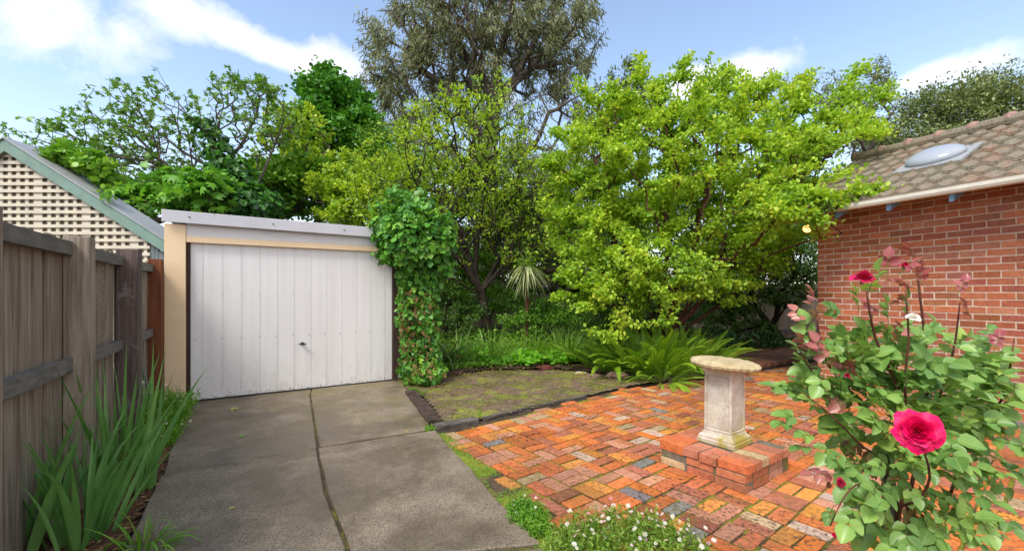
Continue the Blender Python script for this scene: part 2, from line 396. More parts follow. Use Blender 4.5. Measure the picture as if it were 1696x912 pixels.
def tree(name, base, label, cat, els, ntips, per, tpl, L, Wr, lm, bm, chains=None, spread=.22, droop=.0, up=.2, group=None, step=.4, rt=.006, rexp=.46,
         shell=.45, along=0.5, pen=.25, flat=.6, center=None, trunkname='trunk', crownname='crown', wander=.07, seed=None, zmin=None, rise=.1, bare=0.0):
    global rng
    if seed is not None: rng = np.random.default_rng(seed)
    root = empty(name, tuple(base), label, cat, group)
    tips = sample_ellipsoids(els, ntips, shell)
    if zmin is not None: tips = tips[tips[:, 2] > zmin]
    ch = chains or [[np.array(base), np.array(base)+np.array((0, 0, .8))]]
    pos, par, rad, tipid, nt = skeleton(ch, tips, step, wander, pen, rise, rt, rexp)
    branch_mesh(trunkname, pos, par, rad, bm, root)
    # leaves along the outer twigs
    thin = np.nonzero((par >= 0) & (np.arange(len(par)) >= nt) & (rad < rt*(6**rexp)))[0]
    w = np.where(np.isin(thin, tipid), 1.0, along)
    if bare > 0: w = w*(rng.random(len(w)) > bare)
    w = w/w.sum(); n = int(ntips*per)
    ch_ = rng.choice(thin, n, p=w); s = rng.random(n)[:, None]
    P = pos[par[ch_]]*(1-s)+pos[ch_]*s
    P = P + rng.normal(0, spread, (n, 3))*np.array((1, 1, flat))
    cen = np.array(center) if center is not None else np.mean([e[0] for e in els], axis=0)
    outd = norm(P-cen)
    D = norm(outd*.7+rng.normal(0, .7, (n, 3))+np.array((0, 0, up-droop)))
    N = norm(rng.normal(0, .45, (n, 3))+np.array((0, 0, 1.0))+outd*.35)
    if droop > .8: N = norm(rng.normal(0, 1, (n, 3)))
    Ls = L*rng.uniform(.65, 1.25, n)
    leaf_mesh(crownname, P, D, N, Ls, Ls*Wr, tpl, lm, root)
    return root, pos, par, rad, tipid

# ================================================================== SETTING
def poly_in(px, py, poly):
    inside = np.zeros(np.shape(px), bool); j = len(poly)-1
    for i in range(len(poly)):
        xi, yi = poly[i][:2]; xj, yj = poly[j][:2]
        c = ((yi > py) != (yj > py)) & (px < (xj-xi)*(py-yi)/(yj-yi+1e-12)+xi)
        inside ^= c; j = i
    return inside
def grid_sheet(name, x0, x1, y0, y1, step, zf, m, poly=None, kind='structure'):
    xs = np.arange(x0, x1+step, step); ys = np.arange(y0, y1+step, step)
    X, Y = np.meshgrid(xs, ys); Z = zf(X, Y); V = np.stack([X, Y, Z], -1).reshape(-1, 3)
    ny, nx = X.shape; i = np.arange(nx-1)[None, :]+np.arange(ny-1)[:, None]*nx; i = i.ravel()
    F = np.stack([i, i+1, i+nx+1, i+nx], 1)
    if poly is not None:
        cx = V[F].mean(1); F = F[poly_in(cx[:, 0], cx[:, 1], poly)]
    o = np_mesh(name, V, F, m, smooth=True); return struct(o, kind)
def fnoise(X, Y, s, seed=0.0):
    return np.array([mnoise.noise((x*s+seed, y*s, seed)) for x, y in zip(X.ravel(), Y.ravel())]).reshape(X.shape)
# ground: one sheet to the horizon
mb = MB(); mb.add([(-300, -60, -.03), (300, -60, -.03), (300, 500, -.03), (-300, 500, -.03)], [(0, 1, 2, 3)])
struct(mb.build('ground', M['soil']))
# driveway slabs
GA = np.array((-4.24, 5.65)); GU = np.array((.853, .522)); GU /= np.linalg.norm(GU); GN = np.array((-GU[1], GU[0]))   # garage front line and its inward normal
def gp(l, d=0.0, z=0.0): p = GA+GU*l+GN*d; return np.array((p[0], p[1], z))
Lf = [gp(-.02, .15)[:2], (-4.07, 5.28), (-2.69-.35, 3.72), (-2.38, 2.745), (-1.62, 1.5), (-.9, .3)]
jm = [(-2.95, 6.42), (-2.87, 6.06), (-1.822, 4.006), (-1.35, 3.1), (-.949, 2.45), (-.30, 1.0), (0.1, .2)]
rt_ = [gp(2.75, .12)[:2], (-1.60, 6.55), (-1.31, 5.88), (-.86, 4.60), (-.78, 4.45), (-.40, 3.62), (-.076, 2.98), (.18, 2.45), (.50, 1.75), (1.0, .6), (1.2, .2)]
slabs = [
 [gp(-.02, .15)[:2], (-4.07, 5.28), (-2.77, 3.41), (-1.83, 4.02), (-2.86, 6.06), gp(1.47, .12)[:2]],
 [gp(1.48, .12)[:2], (-2.84, 6.06), (-1.81, 4.03), (-.86, 4.55), (-1.31, 5.88), (-1.62, 6.55), gp(2.72, .12)[:2]],
 [(-2.78, 3.39), (-2.38, 2.745), (-1.95, 2.03), (-.80, 2.10), (-.955, 2.45), (-1.355, 3.1), (-1.825, 3.99)],
 [(-1.80, 3.99), (-1.33, 3.1), (-.93, 2.46), (-.85, 2.30), (.165, 2.47), (-.01, 2.83), (-.12, 3.02), (-.33, 3.5), (-.60, 4.05), (-.80, 4.50)],
 [(-1.93, 2.0), (-.9, .3), (-.4, -.6), (.2, -.6), (-.28, 1.0), (-.79, 2.08)],
 [(-.83, 2.27), (-.77, 2.09), (-.25, 1.0), (.25, -.6), (1.6, -.6), (1.0, .6), (.50, 1.75), (.18, 2.43)],
]
bm = bmesh.new()
for k, s in enumerate(slabs):
    pts = []
    for i in range(len(s)):            # ragged edges
        a = np.array(s[i], float); b = np.array(s[(i+1) % len(s)], float); n = max(1, int(np.linalg.norm(b-a)/.06))
        rag = .012 if k in (1, 3, 5) else .006
        for j in range(n):
            q = a+(b-a)*j/n; t = (b-a)/np.linalg.norm(b-a)
            q = q+np.array((-t[1], t[0]))*(rag*mnoise.noise((q[0]*7, q[1]*7, k))+.4*rag*mnoise.noise((q[0]*25, q[1]*25, k)))
            pts.append(q)
    vs = [bm.verts.new((q[0], q[1], 0)) for q in pts]
    f = bm.faces.new(vs); f.normal_update()
    if f.normal.z < 0: f.normal_flip()
    r = bmesh.ops.extrude_face_region(bm, geom=[f])
    top = [g for g in r['geom'] if isinstance(g, bmesh.types.BMFace)][0]
    zz = (.0, .004, .002, .006, .001, .003)[k]
    for v in top.verts: v.co.z = zz
    for v in vs: v.co.z = -.09
    ins = bmesh.ops.inset_region(bm, faces=[top], thickness=.009, depth=0)
    for v in top.verts: v.co.z = zz+.007
bmesh.ops.recalc_face_normals(bm, faces=bm.faces)
me = bpy.data.meshes.new('driveway'); bm.to_mesh(me); bm.free(); me.materials.append(M['concrete'])
o = link(bpy.data.objects.new('driveway', me)); struct(o)
mb = MB(); mb.add([(p[0], p[1], -.008) for p in [gp(0, .3), (-4.0, 5.2), (-1.9, 2.05), (-.5, -.5), (1.3, -.5), (.13, 2.45), (-.83, 4.45), gp(2.6, .3)]], [tuple(range(8))])
struct(mb.build('driveway_joint_bed', soil_mat('driveway_joint_dirt', (.04, .03, .018), (.10, .075, .04), (.10, .10, .012), .50, False)))

# brick paving, basket weave
PAVE = [(-.69, 4.44), (.97, 5.86), (1.77, 6.52), (3.44, 7.33), (4.40, 8.08), (5.9, 8.93), (9, 9.8), (9, -.5), (1.35, -.5), (1.2, 1.2), (.85, 2.0), (.22, 2.86), (-.05, 3.28), (-.34, 3.76)]
th = R(38); U = np.array((math.cos(th), math.sin(th))); Vv = np.array((-math.sin(th), math.cos(th)))
PAL = [((.68, .19, .045), 28), ((.58, .17, .06), 18), ((.46, .16, .09), 14), ((.58, .27, .17), 13), ((.70, .29, .06), 14), ((.36, .11, .055), 4), ((.52, .38, .22), 4), ((.24, .24, .24), .9), ((.58, .42, .34), 4)]
PW = np.array([p[1] for p in PAL], float); PW /= PW.sum()
def brick_cols(n, pal=PAL):
    w = np.array([p[1] for p in pal], float); w /= w.sum()
    c = np.array([p[0] for p in pal])[rng.choice(len(pal), n, p=w)]
    return np.clip(c*rng.uniform(.82, 1.15, (n, 1))+rng.normal(0, .008, (n, 3)), .01, 1)
def bricks_mesh(name, cen, ax, ay, az, lx, ly, lz, cols, m, parent=None, ch=.006):
    # chamfered bricks: bottom ring, shoulder ring, top ring
    n = len(cen); s = np.array([(-1,-1),(1,-1),(1,1),(-1,1)])
    lx, ly, lz = (np.broadcast_to(a, (n,)) for a in (lx, ly, lz))
    rings = []
    jit = rng.normal(0, .0018, (n, 4, 2))
    for zz, c in ((-1, 0), (1, 0), (1, 1)):
        sx = (lx/2)[:, None]*s[None, :, 0]+jit[:, :, 0]-s[None, :, 0]*c*ch; sy = (ly/2)[:, None]*s[None, :, 1]+jit[:, :, 1]-s[None, :, 1]*c*ch
        z = zz*lz/2-(ch*.7 if (zz == 1 and c == 0) else 0)
        rings.append(cen[:, None]+ax[:, None]*sx[..., None]+ay[:, None]*sy[..., None]+az[:, None]*z[:, None, None])
    V = np.stack(rings, 1).reshape(-1, 3)
    f = [(8, 9, 10, 11)]
    for k in range(4): f.append((k, (k+1) % 4, 4+(k+1) % 4, 4+k)); f.append((4+k, 4+(k+1) % 4, 8+(k+1) % 4, 8+k))
    f.append((3, 2, 1, 0)); f = np.array(f)
    F = (f[None]+(np.arange(n)*12)[:, None, None]).reshape(-1, 4)
    ca = np.repeat(np.concatenate([cols, np.ones((n, 1))], 1), len(f), axis=0)
    return np_mesh(name, V, F, m, parent, {'bcol': ('FACE', 'FLOAT_COLOR', ca)})
cen = []; dirs = []
cs = .238
for i in range(-50, 60):
    for j in range(-50, 60):
        c = U*i*cs+Vv*j*cs+np.array((.04, .03))
        hz = (i+j) % 2 == 0
        a, b = (U, Vv) if hz else (Vv, U)
        for q in (-1, 1):
            p = c+b*q*cs/4
            cen.append(p); dirs.append(a)
cen = np.array(cen); dirs = np.array(dirs)
k = poly_in(cen[:, 0], cen[:, 1], PAVE); cen = cen[k]; dirs = dirs[k]
# gentle waviness of old paving laid by hand
wx = np.array([mnoise.noise((x*.7, y*.7, 3)) for x, y in cen]); wy = np.array([mnoise.noise((x*.7, y*.7, 9)) for x, y in cen])
hz = np.array([mnoise.noise((x*.9, y*.9, 5)) for x, y in cen])
n = len(cen)
c3 = np.concatenate([cen+np.stack([wx, wy], 1)*.03+rng.normal(0, .003, (n, 2)), (-.035+.006*hz+rng.normal(0, .0022, n))[:, None]], 1)
a3 = np.concatenate([dirs, np.zeros((n, 1))], 1); rot = rng.normal(0, .02, n)
a3 = norm(np.stack([a3[:, 0]*np.cos(rot)-a3[:, 1]*np.sin(rot), a3[:, 0]*np.sin(rot)+a3[:, 1]*np.cos(rot), rng.normal(0, .01, n)], 1))
b3 = norm(np.cross(np.array((0, 0, 1.0))+rng.normal(0, .012, (n, 3)), a3)); z3 = np.cross(a3, b3)
struct(bricks_mesh('brick_paving', c3, a3, b3, z3, .219+rng.normal(0, .003, n), .102+rng.normal(0, .003, n), .066, brick_cols(n), M['paver'], ch=.005))
grid_sheet('paving_joint_bed', -1, 9.2, -.5, 9.9, .07, lambda X, Y: -.0125+.006*fnoise(X, Y, .9, 5)+.003*fnoise(X, Y, 9, 2), M['mossjoint'], PAVE)

# mossy bare lawn patch between driveway, paving and bed
LAWN = [(-.70, 4.66), (.93, 5.96), (1.72, 6.62), (3.3, 7.5), (3.3, 9.5), (-1.0, 9.6), (-1.55, 7.6), (-1.95, 7.05), (-1.18, 5.9)]
def lawn_z(X, Y): return .004+.018*fnoise(X, Y, 1.4, 4)+.010*fnoise(X, Y, 7, 8)
grid_sheet('lawn_patch', -2.2, 3.6, 4.4, 9.8, .055, lawn_z, M['lawn'], LAWN)
BED = [(-2.0, 7.5), (-.6, 7.85), (.8, 8.1), (1.9, 7.35), (3.4, 7.6), (4.45, 8.3), (4.6, 14), (-4.5, 14)]
grid_sheet('garden_bed', -4.6, 4.8, 7.2, 14, .12, lambda X, Y: .055+.03*fnoise(X, Y, 1.5, 4)+np.clip(Y-8, 0, 6)*.012, M['soil'], BED)
# side bed along the left fence, moss strip along driveway right edge
SB = [(-4.45, 5.5), (-4.09, 5.4), (-2.72, 3.3), (-2.40, 2.745), (-.9, .2), (-2.2, .2), (-3.0, 2.7)]
grid_sheet('side_bed', -4.6, -.8, .1, 5.6, .06, lambda X, Y: .0+.03*fnoise(X, Y, 3, 4)+.01*fnoise(X, Y, 14, 4), M['mulch'], SB)
MS = [(-.85, 4.5), (-.66, 4.45), (-.32, 3.78), (.0, 3.30), (.26, 2.86), (.9, 2.0), (1.25, 1.2), (1.4, -.4), (1.2, -.4), (.46, 1.75), (.13, 2.45), (-.12, 2.98), (-.45, 3.62)]
grid_sheet('mossy_strip', -1, 1.6, -.4, 4.7, .035, lambda X, Y: -.012+.014*fnoise(X, Y, 5, 4)+.008*fnoise(X, Y, 18, 4), soil_mat('mossy_edge_soil', (.05, .032, .02), (.13, .09, .05), (.14, .17, .015), .40), MS)

# raised brick terrace at the back right
TD = np.array((.84, .54)); TD /= np.linalg.norm(TD); TNn = np.array((-TD[1], TD[0])); T0 = np.array((4.25, 7.85))
cen = []; dr = []
for i in range(0, 22):
    for j in range(0, 26):
        p = T0+TD*(i*.238+.12)+TNn*(j*.119+.06); 
        if j == 0: continue
        cen.append(p+TD*(.119 if j % 2 else 0)); dr.append(TD)
for i in range(44): cen.append(T0+TD*(i*.119+.06)+TNn*.0); dr.append(TNn)
cen = np.array(cen); dr = np.array(dr); n = len(cen)
c3 = np.concatenate([cen, np.full((n, 1), .095)+rng.normal(0, .002, (n, 1))], 1); a3 = np.concatenate([dr, np.zeros((n, 1))], 1)
z3 = np.tile((0, 0, 1.0), (n, 1)); b3 = np.cross(z3, a3)
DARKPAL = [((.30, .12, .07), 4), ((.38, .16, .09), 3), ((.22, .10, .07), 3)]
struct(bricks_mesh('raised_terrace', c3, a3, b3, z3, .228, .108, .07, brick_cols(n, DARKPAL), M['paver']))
mb = MB(); mb.box((T0[0]+TNn[0]*.03, T0[1]+TNn[1]*.03, -.06), (TD[0]*5.3, TD[1]*5.3, 0), (TNn[0]*3.1, TNn[1]*3.1, 0), (0, 0, .17)); struct(mb.build('terrace_base', M['oldmortar']))
mb = MB()
p = T0-TNn*.09; mb.box((p[0], p[1], -.04), (TD[0]*5.2, TD[1]*5.2, 0), (TNn[0]*.03, TNn[1]*.03, 0), (0, 0, .16), bev=.006)
tag(mb.build('timber_edging', M['edging']), 'dark board along the front of the raised brick terrace', 'edging', 'timber edgings')

# sleepers
def sleeper(a, b, w, h, m, label, z=-.03, bend=0, zt=0.0):
    a = np.array(a, float); b = np.array(b, float); d = b-a; L_ = np.linalg.norm(d); d /= L_; s = np.array((-d[1], d[0]))
    n = max(2, int(L_/.12)); bm = bmesh.new(); rings = []
    for i in range(n+1):
        t = i/n; c = a+d*L_*t+s*bend*math.sin(math.pi*t); hh = h+zt*t
        ring = []
        for (u, v) in ((-1, 0), (-1, .8), (-.85, 1), (-.3, 1.0), (.3, .97), (.85, 1), (1, .8), (1, 0)):
            jn = mnoise.noise((c[0]*6+u*3, c[1]*6, v*2+h*20))*.012
            ring.append(bm.verts.new((c[0]+s[0]*(u*w/2+jn), c[1]+s[1]*(u*w/2+jn), z+(hh-z)*v+jn*(v > .5))))
        rings.append(ring)
    for r1, r2 in zip(rings, rings[1:]):
        for k in range(8): bm.faces.new((r1[k], r1[(k+1) % 8], r2[(k+1) % 8], r2[k]))
    bm.faces.new(rings[0]); bm.faces.new(rings[-1][::-1]); bmesh.ops.recalc_face_normals(bm, faces=bm.faces)
    me = bpy.data.meshes.new('timber_sleeper'); bm.to_mesh(me); bm.free(); me.materials.append(m)
    at = me.attributes.new('rnd', 'FLOAT', 'FACE')
    return tag(link(bpy.data.objects.new('timber_sleeper', me)), label, 'sleeper', 'timber sleepers edging the lawn patch')
sleeper((-1.47, 6.20), (-.84, 4.72), .15, .055, M['sleeper'], 'weathered brown timber sleeper between the concrete driveway and the bare lawn patch')
sleeper((-1.78, 7.10), (-.72, 7.80), .14, .085, M['sleeper'], 'old brown sleeper at the foot of the ivy, behind the bare lawn patch')
sleeper((-.84, 4.63), (-.40, 4.89), .11, .030, M['edging'], 'short blackened timber block at the near corner of the brick paving')
sleeper((-.33, 4.95), (1.05, 6.03), .028, .018, M['edging'], 'long thin black board curving between the bare lawn and the brick paving', bend=.03)

# ================================================================== GARAGE
gar = empty('garage', tuple(gp(0)), 'white single garage with a ribbed tilt door and cream corner post', 'garage')
def gbox(mb, l0, l1, d0, d1, z0, z1, bev=.004):
    mb.box(gp(l0, d0, z0), gp(l1, d0, 0)-gp(l0, d0, 0), gp(l0, d1, 0)-gp(l0, d0, 0), (0, 0, z1-z0), bev=bev)
DW = 2.667
mb = MB(); gbox(mb, -.265, -.045, -.035, .10, -.03, 2.34); mb.build('corner_post', M['cream'], gar)
mb = MB(); gbox(mb, -.043, -.004, .0, .09, -.02, 2.12); mb.build('door_jamb', M['jamb'], gar)
mb = MB(); gbox(mb, DW+.004, DW+.05, .0, .09, -.02, 2.12); mb.build('door_jamb', M['jamb'], gar)
mb = MB(); gbox(mb, DW+.052, DW+.28, .0, .12, -.02, 2.34); mb.build('corner_post', M['jamb'], gar)
mb = MB(); gbox(mb, -.043, DW+.05, -.012, .03, 2.195, 2.37); mb.build('header_board', M['white'], gar)
mb = MB(); gbox(mb, -.043, DW+.05, -.028, .03, 2.115, 2.193); mb.build('header_trim', M['cream'], gar)
mb = MB()
a = gp(-.285, -.10, 2.355); b = gp(DW+.32, -.10, 2.325)
mb.box(a, b-a, gp(0, .02)-gp(0, 0), (0, 0, .155), bev=.006)
a = gp(-.285, -.079, 2.498); b = gp(DW+.32, -.079, 2.468)
mb.box(a, b-a, gp(0, .12)-gp(0, 0), (0, 0, .01)); 
mb.build('fascia', M['fascia'], gar)
for l in (.0, .95, 1.9, 2.6):
    mb = MB(); c = gp(l, -.103, 2.435-.0115*l); mb.tube([c, c-np.append(GN*.008, 0)], .009, 8); mb.build('screw', M['rubber'], gar)
mb = MB(); a = gp(-.28, .03, 2.485); b = gp(DW+.30, .03, 2.455); mb.box(a, b-a, gp(0, 4.3)-gp(0, 0)+np.array((0, 0, -.25)), (0, 0, .02)); mb.build('roof', M['roofmetal'], gar)
mb = MB(); gbox(mb, -.26, -.22, .10, 4.3, -.03, 2.20); mb.build('side_wall', M['jamb'], gar)
mb = MB(); gbox(mb, DW+.23, DW+.27, .12, 4.3, -.03, 2.15); mb.build('side_wall', M['jamb'], gar)
mb = MB(); gbox(mb, -.26, DW+.27, 4.3, 4.34, -.03, 2.1); mb.build('back_wall', M['jamb'], gar)
# door profile
prof = [(0.0, 0.0)]
x = .13; pitch = .2195
while x < DW-.02:
    x0 = x-pitch
    for q in range(3):
        c = x0+pitch*(q+1)/4
        if c-.008 > prof[-1][0]+.001: prof += [(c-.006, 0), (c, .0006), (c+.006, 0)]
    prof += [(x-.009, 0), (x-.006, -.003), (x-.004, .003), (x+.004, .003), (x+.006, -.003), (x+.009, 0)]
    x += pitch
prof.append((DW, 0.0))
V = []; F = []
for l, d in prof: V.append(gp(l, .035-d, .012)); V.append(gp(l, .035-d, 2.118))
for i in range(len(prof)-1): F.append((2*i, 2*i+2, 2*i+3, 2*i+1))
nb = len(V); V += [gp(0, .07, .012), gp(0, .07, 2.118), gp(DW, .07, .012), gp(DW, .07, 2.118)]
F += [(nb+1, nb+3, nb+2, nb)]
door = np_mesh('tilt_door', V, np.array(F), M['door'], gar)
mb = MB(); gbox(mb, .0, DW, .024, .034, .008, .03, 0); mb.build('bottom_rail', M['rubber'], door)
mb = MB()
hc = gp(1.335, .03, .70); out_ = -np.append(GN, 0); al = np.append(GU, 0)
mb.tube([hc, hc+out_*.045], .011, 8); mb.tube([hc+out_*.045-al*.05, hc+out_*.05-al*.02, hc+out_*.05+al*.02, hc+out_*.045+al*.05], [.007, .011, .011, .007], 8)
mb.tube([hc+out_*.0, hc+out_*.008], .024, 12)
mb.build('handle', M['rubber'], door)
mb = MB()
for zz, lst in ((.83, range(12)), (1.42, range(12))):
    for q in lst:
        l = .02+.1+q*pitch+.01*math.sin(q*7); 
        if l > DW: continue
        c = gp(l-.07 if q == 0 else l, .034, zz+.01*math.sin(q*3)); r_ = .0065 if zz < 1 else .004
        mb = MB(); mb.tube([c, c+out_*.006], r_, 6); mb.build('rivet', M['rubber'], door)

# ================================================================== LEFT FENCE
FD = np.array((-.518, .855)); FD /= np.linalg.norm(FD); FN = np.array((FD[1], -FD[0])); F0 = np.array((-3.66, 4.0))
def fp(t, off=0.0, z=0.0): p = F0+FD*t+FN*off; return np.array((p[0], p[1], z))
fen = empty('paling_fence', tuple(fp(0)), 'weathered grey timber paling fence with two stout posts left of the garage', 'fence')
mb = MB(); t = -4.6; kk_ = 0
while t < 6.5:
    w = random.uniform(.095, .105); h = 1.86+random.uniform(-.02, .02)+.005*t
    dd = .0 if (kk_ % 2) else -.015
    kk_ += 1
    mb.box(fp(t, -.03+dd, -.05), fp(t+w, 0, 0)-fp(t, 0, 0)+np.append(FN*random.uniform(-.004, .004), 0), np.append(FN*.014, 0), (random.uniform(-.006, .006), random.uniform(-.006, .006), h))
    t += w*.86
mb.build('palings', M['paling'], fen)
posts = [(-3.9, .13, .13, 1.83, 'paling'), (-2.6, .13, .13, 1.83, 'paling'), (-1.3, .13, .13, 1.83, 'paling'), (0, .16, .16, 1.855, 'darkpost'), (1.40, .15, .13, 1.86, 'brownpost'), (2.9, .12, .12, 1.83, 'paling'), (4.4, .12, .12, 1.83, 'paling')]
for (t, w, dpt, h, m) in posts:
    mb = MB(); mb.box(fp(t-w/2, -.012, -.05), fp(w, 0)-fp(0, 0), np.append(FN*dpt, 0), (0, 0, h+.05), bev=.006)
    o = mb.build('post', M[m], fen)
    if m == 'darkpost': o['label'] = 'wide dark post with pale lichen'
    if m == 'brownpost': o['label'] = 'reddish brown post'
for i in range(len(posts)-1):
    a = posts[i][0]+posts[i][1]/2+.004; b = posts[i+1][0]-posts[i+1][1]/2-.004
    for zc in (1.70, .93):
        mb = MB(); mb.box(fp(a, -.010, zc), fp(b, 0)-fp(a, 0), np.append(FN*.05, 0), (0, 0, .09), bev=.004); mb.build('rail', M['greywood'], fen)
mb = MB(); mb.box(fp(.078, .115, .0), fp(.014, 0)-fp(0, 0), np.append(FN*.02, 0), (0, 0, 1.72)); mb.build('batten', M['greywood'], fen)
mb = MB(); mb.box(fp(1.475, .09, .0), fp(.016, 0)-fp(0, 0), np.append(FN*.02, 0), (0, 0, 1.86)); mb.build('batten', M['greywood'], fen)
mb = MB(); a = fp(.95, .10, .0); mb.box(a, np.append(FD*.07, 0), np.append(FN*.02, 0), fp(.62, -.02, .98)-fp(.95, .1, 0), bev=.003)
tag(mb.build('loose_board', M['greywood']), 'loose grey board leaning on the fence between the two posts', 'board')

# ================================================================== NEIGHBOUR OUTBUILDING
NZ = 6.6
nb_ = empty('outbuilding', (-7, NZ, 0), 'neighbour outbuilding with cream lattice gable and pale green barge board', 'building')
apx, apz, rx, rz_ = -7.7, 3.62, -5.30, 2.10     # apex and eave (wall line)
def roofz(x): return apz-(abs(x-apx))*((apz-rz_)/(rx-apx))
lx0, lx1 = -10.1, -5.55
mb = MB(); mb.add([(lx0, NZ+.03, 0), (lx1, NZ+.03, 0), (lx1, NZ+.03, roofz(lx1)), (apx, NZ+.03, apz), (lx0, NZ+.03, roofz(lx0))], [(0, 1, 2, 3, 4)])
mb.build('gable_wall', M['latback'], nb_)
mb = MB(); x = lx0
k = 0
while x < lx1:
    wide = .13 if k % 5 == 4 else .050
    mb.box((x, NZ-.012, .3), (min(wide, lx1-x), 0, 0), (0, .02, 0), (0, 0, roofz(x+.02)-.3)); x += wide+.082; k += 1
z = .4
while z < apz:
    half = (apz-z)/((apz-rz_)/(rx-apx)); a = max(lx0, apx-half); b = min(lx1, apx+half)
    if b > a: mb.box((a, NZ-.034, z), (b-a, 0, 0), (0, .020, 0), (0, 0, .048))
    z += .108
mb.build('lattice', M['lattice'], nb_)
mb = MB()
for i in range(3): mb.box((lx1+.002+i*.125, NZ-.02, 0), (.12, 0, 0), (0, .05, 0), (0, 0, roofz(lx1+i*.125+.1)-.02), bev=.003)
mb.build('side_boards', wood_mat('blue_grey_board', (.10, .12, .13), (.24, .27, .29), (.15, .17, .18)), nb_)
mb = MB()
for s in (-1, 1):
    a = np.array((apx, NZ-.10, apz-.02)); b = np.array((apx+s*(rx-apx+.15), NZ-.10, roofz(rx+.15)-.02))
    mb.box(a, b-a, (0, .03, 0), (0, 0, .19), bev=.004)
mb.build('barge_board', M['greenbarge'], nb_)
mb = MB()
for s in (-1, 1):
    a = np.array((apx, NZ-.12, apz+.173)); b = np.array((apx+s*(rx-apx+.17), NZ-.12, roofz(rx+.17)+.173))
    mb.box(a, b-a, (0, .5, 0), (0, 0, .02))
mb.build('roof', M['roofmetal'], nb_)

# ================================================================== HOUSE
HP = np.array((4.92, 6.90)); HD = np.array((.41, -.912)); HD /= np.linalg.norm(HD); HI = np.array((.912, .41)); HI /= np.linalg.norm(HI)   # along wall, into house
def hp(t, s=0.0, z=0.0): p = HP+HD*t+HI*s; return np.array((p[0], p[1], z))
hou = empty('brick_house', tuple(hp(0)), 'red brick house with old terracotta tiled roof and cream gutter', 'house')
WL = 6.5; WH = 2.86
mb = MB(); mb.box(hp(.004, .0005, -.05), hp(WL, 0)-hp(0, 0), np.append(HI*5.0, 0), (0, 0, WH+.03)); wall = mb.build('wall_core', M['mortar'], hou)
cc = []; ll = []; cols_all = []
row = 0; z = .0
courses = 33; ch = .0860
for rI in range(courses):
    off = (rI % 2)*.12
    t = -off
    while t < WL:
        a = max(t, 0); b = min(t+.229, WL)
        if b-a > .03: cc.append((a, b, rI*ch))
        t += .24
A_ = np.array(cc); n = len(A_)
cen = np.array([hp((a+b)/2, .0575, z+.038) for a, b, z in cc])
ax = np.tile(np.append(HD, 0), (n, 1)); ay = np.tile((0, 0, 1.), (n, 1)); az = np.tile(-np.append(HI, 0), (n, 1))
cen = cen+az*rng.uniform(-.0015, .002, (n, 1))
WPAL = [((.38, .120, .058), 5), ((.43, .14, .065), 4), ((.31, .09, .05), 3), ((.41, .16, .09), 3), ((.35, .125, .08), 2)]
wb = bricks_mesh('brickwork', cen, ax, ay, az, A_[:, 1]-A_[:, 0]-.002, .0720, .12, brick_cols(n, WPAL), M['wallbrick'], hou, ch=.003)
# end wall bricks
cc = []
for rI in range(courses):
    t = .115 if rI % 2 == 0 else .0
    t0 = .12
    while t0 < 3.0:
        cc.append((t0, t0+.229, rI*ch)); t0 += .24
n = len(cc); cen = np.array([hp(.045, (a+b)/2, z+.038) for a, b, z in cc])
bricks_mesh('end_brickwork', cen, np.tile(np.append(HI, 0), (n, 1)), np.tile((0, 0, 1.), (n, 1)), np.tile(-np.append(HD, 0), (n, 1)), .229, .0755, .1, brick_cols(n, WPAL), M['wallbrick'], hou, ch=.003)
# eaves
EO = -.45; PT = math.tan(R(27))
mb = MB()
def gut(t0, t1):
    pr = [(0, .085), (0, .0), (-.10, .0), (-.115, .03), (-.115, .075), (-.125, .085), (-.105, .085), (-.095, .02), (-.01, .02), (-.01, .085)]
    V = [hp(t0, EO+s, 2.625+z) for s, z in pr]+[hp(t1, EO+s, 2.625+z) for s, z in pr]; k = len(pr)
    F = [(i, (i+1) % k, k+(i+1) % k, k+i) for i in range(k)]
    mb.add(V, F); mb.add([hp(t0, EO+s, 2.625+z) for s, z in pr[:7]], [tuple(range(7))])
gut(-.47, WL+.5)
mb.build('gutter', M['house_gutter'], hou)
for k in range(9):
    t = -.12+k*.62 if k else -.08
    mb = MB(); w = .045
    a = hp(t, EO+.012, 2.60); V = []
    for dt in (0, w):
        V += [hp(t+dt, EO+.008, 2.54), hp(t+dt, EO+.008, 2.66), hp(t+dt, .1, 2.66+.5*PT), hp(t+dt, .1, 2.54+.5*PT)]
    mb.add(V, [(0, 1, 2, 3), (7, 6, 5, 4), (0, 4, 5, 1), (1, 5, 6, 2), (2, 6, 7, 3), (3, 7, 4, 0)]); o = mb.build('rafter_tail', M['bluetail'], hou)
mb = MB(); V = [hp(-.44, EO+.01, 2.672), hp(WL+.4, EO+.01, 2.672), hp(WL+.4, 2.0, 2.672+2.44*PT), hp(-.44, 2.0, 2.672+2.44*PT)]
mb.add(V+[v+np.array((0, 0, .012)) for v in V], [(0, 1, 2, 3), (7, 6, 5, 4), (0, 4, 5, 1), (1, 5, 6, 2), (2, 6, 7, 3), (3, 7, 4, 0)]); mb.build('eave_lining', M['mortar'], hou)
mb = MB(); V = [hp(-.47, EO, 2.63), hp(-.47, EO, 2.74), hp(-.47, 2.0, 2.74+2.45*PT), hp(-.47, 4.45, 2.74), hp(-.47, 4.45, 2.63), hp(-.47, 2.0, 2.63+2.45*PT)]
V2 = [v+np.append(HD*.03, 0) for v in V]
mb.add(V+V2, [(0, 1, 2, 5), (5, 2, 3, 4), (11, 8, 7, 6), (10, 9, 8, 11), (0, 6, 7, 1), (1, 7, 8, 2), (2, 8, 9, 3)]); mb.build('barge_board', M['house_gutter'], hou)
